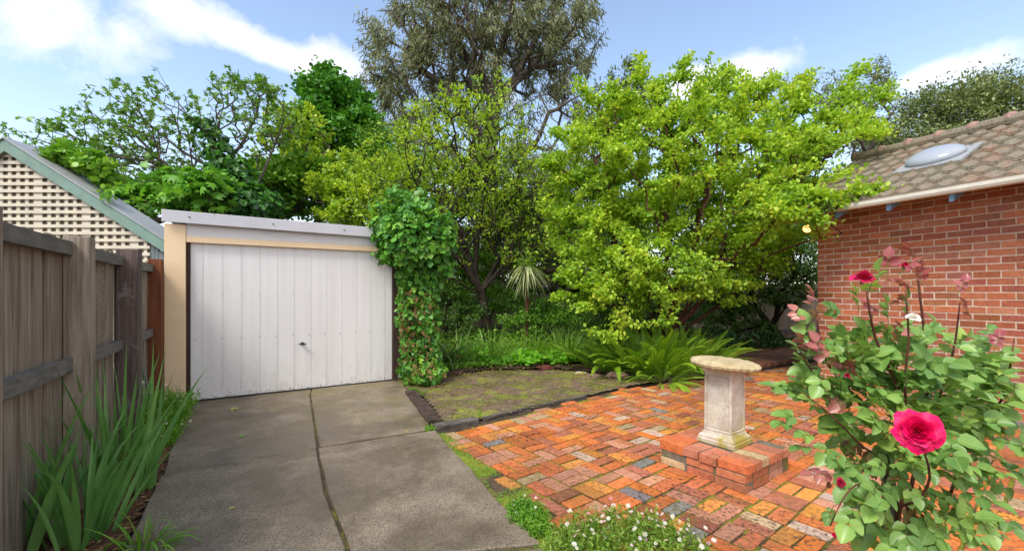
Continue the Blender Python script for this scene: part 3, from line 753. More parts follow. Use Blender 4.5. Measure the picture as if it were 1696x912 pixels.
# tiles: curved profile, courses stepped; both slopes
def tiles(sign):
    V = []; F = []; rn = []; cw = .20; cl = .335; nt = int((WL+.9)/cw)
    prof = [(0, .0), (.18, .003), (.30, .022), (.5, .036), (.70, .022), (.82, .003), (1.0, .0)]
    ncr = 8
    for r_ in range(ncr):
        for q in range(nt):
            t0 = -.46+q*cw+random.uniform(-.004, .004); s0 = EO-.05+(r_*cl*math.cos(R(27))); rr = random.random(); tw = random.uniform(-.006, .006)
            b = len(V)
            for e, (ds, dz) in enumerate(((0, .052), (cl*1.12*math.cos(R(27)), .0))):
                for (u, hgt) in prof:
                    s = s0+ds; zz = 2.70+(s-EO)*PT+dz+hgt+tw*(1-e)
                    ss = s if sign > 0 else 4.0-s
                    V.append(hp(t0+u*cw*1.02, ss, zz))
            k = len(prof)
            for i in range(k-1): F.append((b+i, b+i+1, b+k+i+1, b+k+i)); rn.append(rr)
            b2 = len(V)                # butt end
            for (u, hgt) in prof:
                s = s0+.002; ss = s if sign > 0 else 4.0-s
                V.append(hp(t0+u*cw*1.02, ss, 2.70+(s-EO)*PT+.052+hgt+tw)); V.append(hp(t0+u*cw*1.02, ss, 2.70+(s-EO)*PT+.012+hgt*.8+tw))
            for i in range(k-1): F.append((b2+2*i, b2+2*i+1, b2+2*i+3, b2+2*i+2)); rn.append(rr)
    return V, F, rn
V, F, rn = tiles(1)
roof = np_mesh('roof', V, np.array(F), M['tile'], hou, {'rnd': ('FACE', 'FLOAT', rn)}, False)
V, F, rn = tiles(-1)
np_mesh('rear_roof', V, np.array(F), M['tile'], hou, {'rnd': ('FACE', 'FLOAT', rn)}, False)
mb = MB(); rmort = []; t = -.5; RZ = 2.70+2.45*PT+.045
while t < WL:
    pts = [hp(t, 2.0, RZ), hp(t+.42, 2.0, RZ+.004)]
    mb.tube(pts, [.10, .09], 10, cap=True)
    c = hp(t+.02, 2.0, RZ+.03); mb2 = MB(); mb2.tube([c-np.append(HD*.05, 0), c, c+np.append(HD*.07, 0)], [.085, .103, .085], 9); rmort.append(mb2)
    t += .40
mb.build('ridge_caps', M['tile'], roof)
pm_ = plain_mat('pink_ridge_mortar', (.36, .22, .18), .9, var=.4, scale=20)
for mb2 in rmort: mb2.build('ridge_mortar', pm_, roof)
# skylight dome
bm = bmesh.new(); bmesh.ops.create_uvsphere(bm, u_segments=28, v_segments=14, radius=1)
for v in bm.verts: v.co.z = max(v.co.z, -.15)
sk = Vector(hp(1.16, .72, 2.70+(.72-EO)*PT+.10)); ang = R(27)
X = Vector((HD[0], HD[1], 0)); Yv = Vector((HI[0]*math.cos(ang), HI[1]*math.cos(ang), math.sin(ang))); Zv = X.cross(Yv); 
if Zv.z < 0: Zv = -Zv
for v in bm.verts: v.co = sk+X*v.co.x*.33+Yv*v.co.y*.30+Zv*v.co.z*.13
V = [tuple(v.co) for v in bm.verts]; bm.verts.index_update(); Fq = [[v.index for v in f.verts] for f in bm.faces]; bm.free()
mb = MB(); mb.add(V, Fq); sky_o = mb.build('skylight', M['dome'], hou, True)
mb = MB(); c = np.array(sk)-np.array(Zv)*.07
mb.box(c-np.array(X)*.38-np.array(Yv)*.36, np.array(X)*.76, np.array(Yv)*.72, np.array(Zv)*.05, bev=.01)
mb.build('skylight_flashing', plain_mat('dull_lead', (.33, .34, .35), .5, .4), sky_o)
# lamp under the eave
lm_ = empty('eave_lamp', tuple(hp(-.05, -.17, 2.5)), 'small floodlight glowing warm under the eave at the house corner', 'lamp')
mb = MB(); a = hp(-.02, .0, 2.53); b = hp(-.06, -.15, 2.50); mb.tube([a, b], .014, 8); mb.tube([hp(-.02, .01, 2.53), hp(-.02, -.02, 2.53)], .04, 12); mb.tube([b, b+np.array((-.05, -.06, -.02))], [.03, .05], 12); mb.build('bracket', M['house_gutter'], lm_, True)
bm = bmesh.new(); bmesh.ops.create_uvsphere(bm, u_segments=16, v_segments=10, radius=.062)
bc = b+np.array((-.075, -.095, -.03)); V = [tuple(np.array(v.co)+bc) for v in bm.verts]; bm.verts.index_update(); Fq = [[v.index for v in f.verts] for f in bm.faces]; bm.free()
mb = MB(); mb.add(V, Fq); mb.build('bulb', M['bulb'], lm_, True)

# ================================================================== BRICK PLINTH AND PEDESTAL
PC = np.array((1.775, 3.60)); pa = R(35.5); PU = np.array((math.cos(pa), math.sin(pa))); PVv = np.array((-math.sin(pa), math.cos(pa)))
cen = []; ax = []; dims = []
H3 = np.array((0, 0, 1.)); PU3 = np.append(PU, 0); PV3 = np.append(PVv, 0)
def addb(u, v, z, along, lx, ly, lz=.072):
    cen.append(np.array((PC[0], PC[1], 0))+PU3*u+PV3*v+H3*z); ax.append(along); dims.append((lx, ly, lz))
half = .36
for z in (.026, .094):
    for e in (-1, 1):
        sh = .0 if z > 0 else .0
        for q in range(3): addb(e*(half-.053), -.24+q*.24, z, PV3, .222, .100, .056)
        for q in range(2): addb(-.122+q*.244, e*(half-.053), z, PU3, .226, .100, .056)
# top course: headers along right-hand face, stretchers elsewhere, overhanging a little
zt = .160
for q in range(6): addb(-.305+q*.122, -(half-.103), zt, PV3, .225, .104, .062)
for q in range(6): addb(-.305+q*.122, (half-.105), zt, PV3, .225, .108, .078)
for e in (-1, 1):
    addb(e*(half-.103), -.071, zt, PU3, .225, .128, .064); addb(e*(half-.103), .071, zt, PU3, .222, .128, .064)
n = len(cen); cen = np.array(cen)+rng.normal(0, .0025, (n, 3)); ax = norm(np.array(ax)+rng.normal(0, .010, (n, 3))); dims = np.array(dims)
az = norm(np.tile(H3, (n, 1))+rng.normal(0, .015, (n, 3))); ay = norm(np.cross(az, ax)); az = np.cross(ax, ay)
PPAL = [((.55, .19, .10), 6), ((.64, .17, .06), 3), ((.50, .20, .12), 4), ((.56, .42, .24), 1.5), ((.50, .27, .20), 3)]
pl = empty('brick_plinth', (PC[0], PC[1], 0), 'low square brick plinth under the stone pedestal on the paving', 'plinth')
bricks_mesh('bricks', cen, ax, ay, az, dims[:, 0], dims[:, 1], dims[:, 2], brick_cols(n, PPAL), M['plinthbrick'], pl, ch=.004)
mb = MB(); c = np.array((PC[0], PC[1], -.05)); mb.box(c-PU3*(half-.009)-PV3*(half-.009), PU3*2*(half-.009), PV3*2*(half-.009), (0, 0, .178))
mb.box(c-PU3*(half-.015)-PV3*(half-.015)+H3*.179, PU3*2*(half-.015), PV3*2*(half-.015), (0, 0, .058)); mb.build('mortar_bed', M['oldmortar'], pl)
BZ = .193; P0 = np.array((1.80, 3.63))
ped = empty('garden_pedestal', (P0[0], P0[1], BZ), 'pale weathered stone pedestal with recessed panels and round scalloped top', 'pedestal')
def sqring(hw, z, rot=R(36)):
    return [(P0[0]+hw*(sx*math.cos(rot)-sy*math.sin(rot)), P0[1]+hw*(sx*math.sin(rot)+sy*math.cos(rot)), BZ+z) for sx, sy in ((-1, -1), (1, -1), (1, 1), (-1, 1))]
def sqloft(name, prof, parent, bev=.003, cuts=None):
    bm = bmesh.new(); rings = [[bm.verts.new(p) for p in sqring(h, z)] for h, z in prof]
    for a, b in zip(rings, rings[1:]):
        for k in range(4): bm.faces.new((a[k], a[(k+1) % 4], b[(k+1) % 4], b[k]))
    bm.faces.new(rings[0][::-1]); bm.faces.new(rings[-1]); bmesh.ops.recalc_face_normals(bm, faces=bm.faces)
    if cuts:
        side = [f for f in bm.faces if abs(f.normal.z) < .3 and f.calc_area() > .05]
        r = bmesh.ops.inset_individual(bm, faces=side, thickness=.024, depth=0)
        r = bmesh.ops.inset_individual(bm, faces=side, thickness=.004, depth=-.014)
        r = bmesh.ops.inset_individual(bm, faces=side, thickness=.008, depth=.0)
        r = bmesh.ops.inset_individual(bm, faces=side, thickness=.004, depth=.005)
    me = bpy.data.meshes.new(name); 
    for v in bm.verts: v.co -= Vector(ped.location)
    bm.to_mesh(me); bm.free(); me.materials.append(M['stone']); o = link(bpy.data.objects.new(name, me), parent)
    md = o.modifiers.new('b', 'BEVEL'); md.width = bev; md.segments = 2; md.limit_method = 'ANGLE'; return o
sqloft('base', [(.158, 0), (.158, .035), (.150, .040), (.150, .055), (.142, .066), (.128, .078), (.122, .092), (.118, .10)], ped)
sqloft('shaft', [(.116, .101), (.113, .585)], ped, .003, True)
sqloft('capital', [(.116, .586), (.118, .596), (.126, .604), (.130, .622), (.130, .634)], ped)
# scalloped round slab
bm = bmesh.new(); nn = 160; rings = []
tl = lambda x, y: -.020*(x*.8-y*.3)/.28
for (rf, z, sc) in ((.60, -.014, 0), (.86, -.012, .3), (.98, .0, 1), (1.0, .018, 1), (.94, .036, .8), (.75, .046, .3), (.4, .052, 0)):
    ring = []
    for k in range(nn):
        a = 2*math.pi*k/nn; s = 1+sc*(.035*abs(math.sin(a*15+math.sin(a*3)))-.03)+sc*.035*mnoise.noise((math.cos(a)*6, math.sin(a)*6, z*5))
        x = .272*rf*s*math.cos(a); y = .272*rf*s*math.sin(a)
        zz = z+.007*mnoise.noise((x*28, y*28, z*9))
        ring.append(bm.verts.new((x, y, .646+zz+tl(x, y))))
    rings.append(ring)
for a, b in zip(rings, rings[1:]):
    for k in range(nn): bm.faces.new((a[k], a[(k+1) % nn], b[(k+1) % nn], b[k]))
bm.faces.new(rings[-1]); bm.faces.new(rings[0][::-1]); bmesh.ops.recalc_face_normals(bm, faces=bm.faces)
me = bpy.data.meshes.new('top_slab'); bm.to_mesh(me); bm.free(); me.materials.append(M['slab']); o = link(bpy.data.objects.new('top_slab', me), ped); o['label'] = 'rough round slab with a scalloped edge'

# ================================================================== BACK FENCE
def back_fence(name, A, B, h, label, m='paling'):
    A = np.array(A, float); B = np.array(B, float); L_ = np.linalg.norm(B-A); d = (B-A)/L_; nr = np.array((d[1], -d[0]))
    e = empty(name, (A[0], A[1], 0), label, 'fence'); mb = MB(); t = 0
    while t < L_:
        p = A+d*t; mb.box((p[0], p[1], -.05), np.append(d*.1, 0), np.append(-nr*.015, 0), (0, 0, h+random.uniform(-.02, .02))); t += .104
    mb.build('palings', M[m], e)
    for z in (.35, h-.35):
        mb = MB(); p = A+nr*.04; mb.box((p[0], p[1], z), np.append(d*L_, 0), np.append(-nr*.035, 0), (0, 0, .08)); mb.build('rail', M['greywood'], e)
back_fence('paling_fence', (-6.5, 13.2), (7.0, 13.4), 1.9, 'grey paling fence half hidden behind the planting at the back')
back_fence('paling_fence', (5.8, 12.3), (13.5, 11.2), 1.75, 'dark paling fence in the shade behind the raised terrace')

# ================================================================== PLANTS
def E(px, py, Z, rx, ry, rd, wt=1.0): return (W(px, py, Z), (rx*Z/FPX, rd, ry*Z/FPX), wt)
def gpt(px, py, z=0.0): return G(px, py, z)
LM = {
 'myrtle': leaf_mat('bright_yellow_green_leaf', [(.05, .13, .015), (.15, .28, .022), (.25, .39, .030), (.37, .48, .045), (.42, .42, .06)], .40, .45, nscale=1.3),
 'fruit': leaf_mat('spring_leaf', [(.06, .12, .012), (.16, .28, .02), (.30, .42, .03), (.42, .46, .05)], .38),
 'euc': leaf_mat('gum_leaf', [(.07, .085, .035), (.15, .17, .075), (.30, .31, .17)], .3, .38, .5),
 'dkgreen': leaf_mat('deep_green_leaf', [(.02, .08, .010), (.055, .18, .018), (.12, .31, .03)], .25),
 'mid': leaf_mat('mid_green_leaf', [(.045, .12, .012), (.10, .23, .02), (.19, .34, .03)], .28),
 'olive': leaf_mat('olive_leaf', [(.05, .085, .02), (.10, .15, .035), (.17, .23, .06)], .25),
 'grey': leaf_mat('grey_green_leaf', [(.07, .10, .035), (.15, .19, .07), (.27, .32, .13)], .22),
 'fig': leaf_mat('fig_leaf', [(.05, .16, .02), (.11, .28, .03), (.21, .40, .05)], .35, nscale=2),
 'figpale': leaf_mat('fig_leaf_pale', [(.05, .13, .02), (.11, .23, .035), (.20, .33, .06)], .3, nscale=2),
 'ivy': leaf_mat('ivy_leaf', [(.014, .06, .008), (.04, .14, .018), (.095, .25, .028), (.24, .40, .04)], .2, .38, .35, nscale=2.5),
 'ivydark': leaf_mat('dark_ivy_leaf', [(.012, .045, .010), (.03, .095, .02), (.06, .15, .03)], .15, .35, .5),
 'dry': leaf_mat('dry_leaf', [(.10, .055, .022), (.20, .125, .055), (.30, .24, .09)], .2, .7, .2),
 'vari': leaf_mat('yellowing_leaf', [(.20, .25, .04), (.35, .36, .10), (.30, .22, .10)], .2, .6, .2),
 'hedge': leaf_mat('hedge_leaf', [(.03, .08, .012), (.075, .165, .022), (.16, .28, .04)], .22, .4, .5),
 'ground': leaf_mat('violet_leaf', [(.06, .19, .012), (.13, .34, .018), (.22, .48, .03)], .3, .4),
 'fern': leaf_mat('fern_green', [(.05, .13, .010), (.15, .29, .015), (.30, .43, .03)], .35, .45, nscale=2),
 'iris': leaf_mat('iris_blade', [(.05, .14, .035), (.11, .25, .065), (.20, .37, .11)], .35, .45, .35, nscale=3),
 'strap': leaf_mat('strap_leaf', [(.06, .14, .025), (.14, .27, .045), (.28, .40, .09)], .3, .35, .5),
 'strapdk': leaf_mat('dark_strap_leaf', [(.02, .05, .010), (.05, .10, .02), (.20, .20, .05)], .15, .35, .5),
 'cord': leaf_mat('striped_spike_leaf', [(.10, .16, .05), (.26, .30, .12), (.48, .47, .28)], .15, .45, .4, nmix=.1),
 'weed': leaf_mat('weed_leaf', [(.05, .15, .012), (.11, .26, .02), (.21, .36, .03)], .3),
 'erig': leaf_mat('daisy_leaf', [(.06, .14, .015), (.16, .26, .03), (.26, .33, .06)], .3),
 'rose': leaf_mat('rose_leaf', [(.04, .105, .022), (.10, .21, .045), (.19, .32, .07), (.33, .40, .08)], .28, .36, .45, nscale=9, vein=.5, blotch=.5),
 'rosered': leaf_mat('young_rose_leaf', [(.13, .018, .03), (.26, .05, .065), (.34, .12, .10), (.20, .20, .06)], .25, .28, .6, nscale=9, vein=.25),
 'moss': leaf_mat('moss_tuft', [(.07, .085, .015), (.12, .16, .018), (.20, .27, .02)], .15, .7, .2),
}
for k_, c_ in (('petal_red', [(.40, .001, .045), (.58, .002, .085), (.68, .010, .14)]), ('petal_dark', [(.22, .003, .02), (.34, .006, .045), (.5, .02, .10)]), ('petal_white', [(.55, .53, .52), (.6, .58, .57), (.6, .58, .57)]), ('petal_pink', [(.6, .22, .32), (.75, .42, .5), (.8, .55, .6)]), ('yolk', [(.5, .35, .02), (.55, .42, .03), (.55, .42, .03)])):
    LM[k_] = leaf_mat(k_, c_, .25, .5, .3, nmix=.2, tcol=1.0)
BK = {
 'dark': bark_mat('dark_bark', (.022, .016, .012), (.07, .052, .04)), 'brown': bark_mat('red_brown_bark', (.045, .018, .012), (.13, .055, .035)),
 'grey': bark_mat('grey_bark', (.06, .048, .04), (.16, .13, .105)), 'green': bark_mat('green_stem', (.06, .11, .03), (.12, .18, .05)), 'redstem': bark_mat('red_stem', (.08, .02, .015), (.17, .07, .04)),
}
CNT = {}
# ---------- big yellow-green shrub tree
mb_base = np.array((2.95, 8.55, .05))
def stem(px, py, Z, px2, py2, Z2): return [0, W(px, py, Z), W(px2, py2, Z2)]
ch = [[mb_base, mb_base+np.array((.02, 0, .35))]]
for (a, b, c, d, e, f) in ((1060, 520, 8.5, 1010, 380, 8.2), (1075, 500, 8.4, 1050, 340, 8.3), (1095, 500, 8.3, 1100, 330, 8.2), (1110, 510, 8.5, 1160, 350, 8.4), (1130, 520, 8.5, 1210, 370, 8.5), (1150, 510, 8.4, 1260, 360, 8.1), (1170, 520, 8.3, 1300, 400, 7.6), (1050, 540, 8.2, 980, 470, 7.7), (1100, 540, 8.0, 1120, 440, 7.4)):
    ch.append([1, W(a, b, c), W((a+d)/2+8, (b+e)/2+6, (c+f)/2), W(d, e, f)])
els = [E(1180, 300, 8.5, 225, 130, 1.9, 1.0), E(990, 320, 8.1, 100, 120, 1.2, 1.2), E(1335, 350, 6.7, 55, 55, .3, 3.5), E(1312, 345, 6.3, 48, 50, .25, 4), E(1352, 345, 6.2, 38, 40, .2, 4), E(1270, 340, 6.8, 50, 60, .3, 2), E(1290, 400, 7.3, 60, 50, .4, 2), E(1200, 475, 7.8, 90, 30, .5, 1.5), E(1440, 230, 8.0, 40, 40, .4, 1.5), E(1350, 260, 8.3, 90, 95, 1.2, 1.0), E(1050, 460, 7.6, 130, 62, .8, 1.6), E(960, 400, 7.7, 50, 60, .5, 1.5), E(1015, 420, 7.7, 80, 65, .7, 1.2),
       E(1150, 190, 8.6, 150, 60, 1.3, 1.2), E(1240, 420, 7.9, 85, 45, .8, 1.5), E(1325, 320, 7.0, 65, 60, .5, 1.5), E(1150, 400, 7.3, 110, 60, .5, 1.0),
       E(1132, 130, 8.4, 14, 40, .2, 3), E(1205, 140, 8.6, 16, 40, .2, 3), E(1255, 160, 8.6, 30, 30, .3, 3), E(1340, 150, 8.6, 14, 34, .2, 3), E(1100, 165, 8.5, 14, 40, .2, 2.5), E(1430, 130, 8.6, 12, 30, .2, 3), E(1170, 110, 8.5, 8, 26, .15, 4), E(1400, 170, 8.5, 30, 40, .3, 3), E(1062, 130, 8.5, 12, 45, .2, 3), E(1385, 215, 8.3, 60, 40, .6, 1.5), E(1455, 160, 8.6, 22, 24, .2, 2), E(985, 200, 8.5, 45, 45, .5, 1.5), E(1310, 170, 8.6, 40, 30, .4, 2), E(1090, 535, 7.3, 55, 16, .3, 2.0), E(1000, 545, 7.3, 40, 22, .3, 2.5), E(960, 480, 7.6, 40, 40, .4, 1.5)]
rng = np.random.default_rng(21)
_se = sample_ellipsoids
def no_house(p):
    q = p[:, :2]-HP; t = q@HD; s = q@HI
    ins = (t > -.65) & (s > -.62) & (p[:, 2] < 2.7+(s-EO)*PT+.45)
    return ~ins
def sample_myrtle(els_, n_, shell=.45):
    p = _se(els_, n_, shell); p = p[no_house(p)]
    extra = np.array([W(1440, 308, 5.95), W(1420, 300, 6.0), W(1455, 320, 5.9), W(1405, 322, 6.0), W(1385, 345, 6.1), W(1360, 395, 6.4), W(1395, 383, 6.2), W(1380, 290, 6.3), W(1410, 285, 6.4), W(1350, 350, 6.5), W(1330, 400, 6.8), W(1370, 330, 6.2)])
    sh = []
    for (xa, ya, za, xb, yb, zb) in ((1010, 215, 8.4, 955, 132, 8.3), (1050, 190, 8.5, 1062, 92, 8.5), (1110, 200, 8.5, 1142, 95, 8.5), (1180, 190, 8.6, 1203, 112, 8.6), (1160, 200, 8.4, 1165, 125, 8.4), (1240, 200, 8.6, 1283, 128, 8.6), (1300, 200, 8.6, 1345, 120, 8.6), (1360, 220, 8.4, 1425, 112, 8.4), (1390, 240, 8.3, 1480, 140, 8.3), (1330, 190, 8.6, 1312, 150, 8.6), (1400, 270, 8.2, 1470, 200, 8.1), (980, 260, 8.3, 915, 215, 8.2), (960, 300, 8.2, 900, 270, 8.0), (1215, 190, 8.7, 1235, 140, 8.7), (1090, 190, 8.3, 1085, 140, 8.3), (1020, 200, 8.2, 1010, 140, 8.2)):
        a_ = W(xa, ya, za); b_ = W(xb, yb, zb); sh.append(a_+(b_-a_)*np.linspace(0, 1, 9)[:, None]+rng.normal(0, .03, (9, 3)))
    sh = np.concatenate(sh); sh = sh[no_house(sh)]
    return np.concatenate([p, sh, extra+rng.normal(0, .02, extra.shape)])
sample_ellipsoids = sample_myrtle
tree('large_shrub', mb_base, 'large multi-stemmed shrub with bright yellow-green spring leaves beside the house', 'shrub', els, 1500, 62, 'oval', .072, .72, LM['myrtle'], BK['brown'],
     chains=ch, spread=.085, up=.15, rt=.0048, rexp=.42, step=.35, along=.35, flat=.45, seed=22, center=W(1150, 380, 8.3), trunkname='stems', rise=.06, wander=.06)
sample_ellipsoids = _se
# ---------- small fruit tree
b = np.array((-.62, 10.4, .08)); fk = W(797, 484, 10.4)
ch = [[b, b+np.array((.03, 0, .5)), fk], [2, W(815, 462, 10.3), W(845, 425, 10.2), W(900, 400, 10.1)], [2, W(787, 455, 10.5), W(790, 400, 10.5), W(800, 320, 10.5)], [2, W(770, 440, 10.2), W(735, 405, 10.0), W(690, 390, 9.9)],
      [2, W(825, 430, 10.6), W(850, 360, 10.6), W(860, 280, 10.6)], [2, W(775, 420, 10.7), W(740, 330, 10.8), W(720, 260, 10.8)]]
els = [E(760, 290, 10.4, 130, 130, 1.8), E(850, 330, 10.4, 85, 120, 1.6), E(690, 330, 10.2, 130, 75, 1.5), E(640, 270, 10.6, 80, 60, 1.0, .7), E(700, 210, 10.6, 80, 60, 1.0, .7), E(930, 300, 10.8, 50, 90, .9, .7), E(800, 190, 10.4, 90, 75, 1.3, .8), E(870, 410, 10.0, 70, 45, 1.0, .8), E(730, 420, 10.0, 60, 50, .8, .7)]
tree('fruit_tree', b, 'small spreading fruit tree with a dark forked trunk and sparse new leaves', 'tree', els, 1700, 7.5, 'oval', .10, .5, LM['fruit'], BK['dark'], chains=ch, spread=.05, up=.2, rt=.0062, rexp=.39, step=.3, along=.15, flat=1, seed=31, shell=.6, wander=.11)
# ---------- gum tree
b = np.array((-1.0, 20, 0.))
ch = [[b, W(812, 330, 20), W(810, 240, 20), W(817, 168, 20)], [3, W(848, 140, 19.8), W(882, 112, 19.7), W(930, 118, 19.6), W(985, 95, 19.6)], [3, W(800, 130, 20.2), W(760, 75, 20.2), W(740, 20, 20)], [2, W(770, 190, 19.6), W(735, 140, 19.5), W(700, 118, 19.4), W(660, 130, 19.4)],
      [3, W(825, 90, 20.3), W(850, 20, 20.3), W(860, -60, 20.2)], [4, W(890, 60, 19.8), W(930, 10, 19.8)], [7, W(790, 20, 20), W(780, -60, 20)]]
els = [E(700, 95, 20, 105, 110, 3.0), E(800, 50, 20, 150, 110, 3.5), E(920, 70, 20, 85, 100, 2.8), E(675, 200, 19.5, 65, 60, 2.0), E(800, -60, 20, 150, 70, 3.0), E(640, 130, 19.8, 50, 60, 1.5), E(945, 170, 19.6, 45, 55, 1.5, .8), E(820, 170, 19.5, 110, 60, 2.5, .4), E(730, 260, 19, 100, 50, 1.8, .9), E(650, 270, 19.2, 70, 60, 1.6, 1.0), E(870, 250, 19, 90, 50, 1.6, .5)]
tree('gum_tree', b, 'tall grey-green gum tree with drooping narrow leaves rising above the whole garden', 'tree', els, 1800, 27, 'lance', .25, .18, LM['euc'], BK['grey'], chains=ch, spread=.15, bare=.3, droop=1.5, up=0, rt=.016, rexp=.45, step=.8, along=.4, flat=1.2, seed=41, shell=.5, rise=-.05, wander=.09)
# ---------- deep green tree behind the garage
b = np.array((-6.6, 17, 0.))
els = [E(548, 210, 17, 60, 80, 1.9), E(585, 260, 17, 62, 90, 1.9), E(520, 270, 16.8, 50, 60, 1.5), E(535, 150, 17, 32, 38, .9, 1.2), E(580, 160, 17, 30, 36, .8, 1.2), E(506, 215, 16.8, 25, 30, .7)]
tree('maple_tree', b, 'dense deep green tree standing behind the garage, against the gum tree', 'tree', els, 330, 110, 'round', .135, .9, LM['dkgreen'], BK['dark'], chains=[[b, b+np.array((0, 0, 2.5)), b+np.array((.1, 0, 4.2))]], spread=.2, seed=51, rt=.012, flat=.6)
# ---------- fig
b = np.array((-7.6, 11.3, 0.)); 
ch = [[b, W(375, 350, 11.2), W(362, 285, 11.1), W(345, 225, 11.0)], [1, W(330, 320, 11), W(270, 270, 10.9), W(215, 215, 10.8)], [1, W(300, 335, 10.8), W(240, 320, 10.6), W(175, 300, 10.5)], [2, W(400, 240, 11.2), W(425, 190, 11.2), W(430, 160, 11.2)], [3, W(310, 190, 11), W(280, 150, 10.9), W(262, 118, 10.9)],
      [1, W(430, 300, 11.2), W(455, 240, 11.3), W(470, 200, 11.2)], [2, W(300, 250, 11.1), W(240, 200, 11), W(200, 170, 11)], [5, W(120, 250, 10.8), W(60, 230, 10.8)]]
els = [E(250, 215, 11, 95, 85, 1.4), E(410, 190, 11.2, 85, 65, 1.2), E(240, 300, 10.8, 120, 55, 1.2), E(130, 270, 10.9, 110, 90, 1.3, .8), E(262, 108, 10.9, 14, 12, .2, 3), E(395, 140, 11, 60, 22, .5, 1.5), E(200, 150, 11, 20, 20, .3, 2), E(440, 150, 11.2, 40, 20, .5, 2)]
tree('fig_tree', b, 'open branching fig tree with sparse lobed leaves above the lattice outbuilding', 'tree', els, 1300, 2.6, 'fig', .115, .95, LM['figpale'], BK['grey'], chains=ch, spread=.05, rt=.0052, rexp=.42, step=.28, along=.03, flat=1, seed=61, shell=.4, wander=.09, up=.3)
els = [E(260, 330, 10.3, 90, 32, .7), E(340, 320, 10.5, 70, 40, .8), E(170, 335, 10.3, 60, 32, .6), E(70, 300, 10.3, 90, 50, .8)]
b = np.array((-8.0, 10.4, 0.))
tree('fig_tree', b, 'low broad-leafed fig growth between the outbuilding roof and the garage roof', 'tree', els, 170, 16, 'fig', .22, 1.0, LM['fig'], BK['grey'], chains=[[b, b+np.array((0, 0, 1.5)), b+np.array((.5, 0, 2.6))]], spread=.18, rt=.010, seed=62, up=.0)
# ivy on the fig trunk
def ivy_mass(name, label, els, n, L, m, parent_loc, stems=None, mats=None, front=None, shell=.25, group=None, droop=.7, cat='ivy', dense=None):
    root = empty(name, parent_loc, label, cat, group)
    P = sample_ellipsoids(els, n, shell); P = P[P[:, 2] > .02]
    cen = np.mean([e[0] for e in els], 0)
    tocam = norm(np.array((0, 0, CAMH))-P)
    ctr = np.array([e[0] for e in els]); dd = np.linalg.norm(P[:, None]-ctr[None], axis=2); o_ = norm(P-ctr[np.argmin(dd, 1)])
    D = norm(rng.normal(0, .55, P.shape)+o_*.4+np.array((0, 0, -droop)))
    N = norm(o_*1.0+rng.normal(0, .45, P.shape)+np.array((0, 0, .5)))
    Ls = L*rng.uniform(.6, 1.25, len(P))
    pick = rng.random(len(P))
    ms = mats or [(m, 'leaves', 1.0)]
    a = 0
    for mm, nm, fr in ms:
        s = (pick >= a) & (pick < a+fr); a += fr
        leaf_mesh(nm, P[s], D[s], N[s], Ls[s], Ls[s]*.95, 'ivy', mm, root, None, False)
    if stems:
        mb = MB()
        for s in stems: mb.tube(s[0], s[1], 6)
        mb.build('stems', BK['dark'], root)
    return root
ivy_mass('ivy', 'dark ivy mass climbing the upper trunk of the fig tree', [E(340, 212, 10.9, 24, 18, .25), E(362, 250, 10.9, 24, 35, .3), E(385, 305, 10.8, 42, 45, .5), E(320, 195, 10.9, 14, 10, .2), E(420, 335, 10.8, 50, 28, .5)], 1700, .15, LM['ivydark'], (-7.5, 10.9, 0), mats=[(LM['ivydark'], 'dark_leaves', .6), (LM['dkgreen'], 'leaves', .4)], stems=[([W(400, 370, 11), W(375, 300, 10.95), W(355, 240, 10.9), W(338, 208, 10.9)], [.14, .12, .1, .06])])
# ---------- shrubs behind the garage and background trees
def simple_tree(name, label, cat, px, Z, els, nt, per, tpl, L, Wr, lm, bk='dark', seed=1, **kw):
    X = (px-CX)/FPX*Z; b = np.array((X, Z, 0.)); top = min(e[0][2] for e in els)
    h = max(.5, top*.6)
    return tree(name, b, label, cat, els, nt, per, tpl, L, Wr, lm, BK[bk], chains=[[b, b+np.array((.02, 0, h*.5)), b+np.array((.05, 0, h))]], seed=seed, **kw)
simple_tree('leafy_shrub', 'mid green broad-leafed shrub showing above the middle of the garage roof', 'shrub', 460, 12.6, [E(440, 335, 12.5, 75, 42, .9), E(500, 315, 12.6, 65, 60, .9), E(400, 300, 12.8, 50, 40, .8)], 260, 34, 'round', .14, .75, LM['mid'], seed=71, spread=.13)
simple_tree('sapling', 'twiggy sapling with fresh leaves, left of the deep green tree', 'tree', 490, 13.2, [E(490, 230, 13.2, 55, 70, 1.0), E(560, 300, 13, 70, 60, 1.0), E(460, 290, 13.2, 50, 50, .9)], 380, 18, 'oval', .13, .55, LM['fruit'], 'grey', seed=72, spread=.06, rt=.008, along=.2, flat=1, bare=.2)
simple_tree('leafy_shrub', 'bright yellow-green shrub rising behind the ivy at the garage corner', 'shrub', 610, 11.8, [E(600, 350, 11.7, 75, 42, .8), E(650, 310, 11.8, 60, 60, .8), E(560, 315, 11.8, 45, 40, .7), E(690, 370, 11.6, 50, 50, .7)], 330, 32, 'oval', .125, .6, LM['fruit'], seed=73, spread=.09)
simple_tree('evergreen_tree', 'dark evergreen filling the gap below the gum tree at left', 'tree', 640, 16, [E(640, 310, 16, 110, 110, 1.4), E(590, 380, 16, 90, 60, 1.2), E(700, 400, 15.5, 80, 60, 1.2)], 320, 60, 'quad', .13, .5, LM['mid'], seed=74, spread=.22)
simple_tree('evergreen_tree', 'olive green bushy tree behind the trunk of the fruit tree', 'tree', 800, 15, [E(790, 370, 15, 90, 100, 1.2), E(860, 350, 15, 90, 110, 1.2), E(930, 420, 14.8, 80, 60, 1.0), E(740, 430, 14.6, 70, 45, 1.0), E(820, 290, 15.2, 60, 60, 1.0, .5)], 520, 66, 'quad', .12, .5, LM['olive'], seed=75, spread=.2, rt=.009)
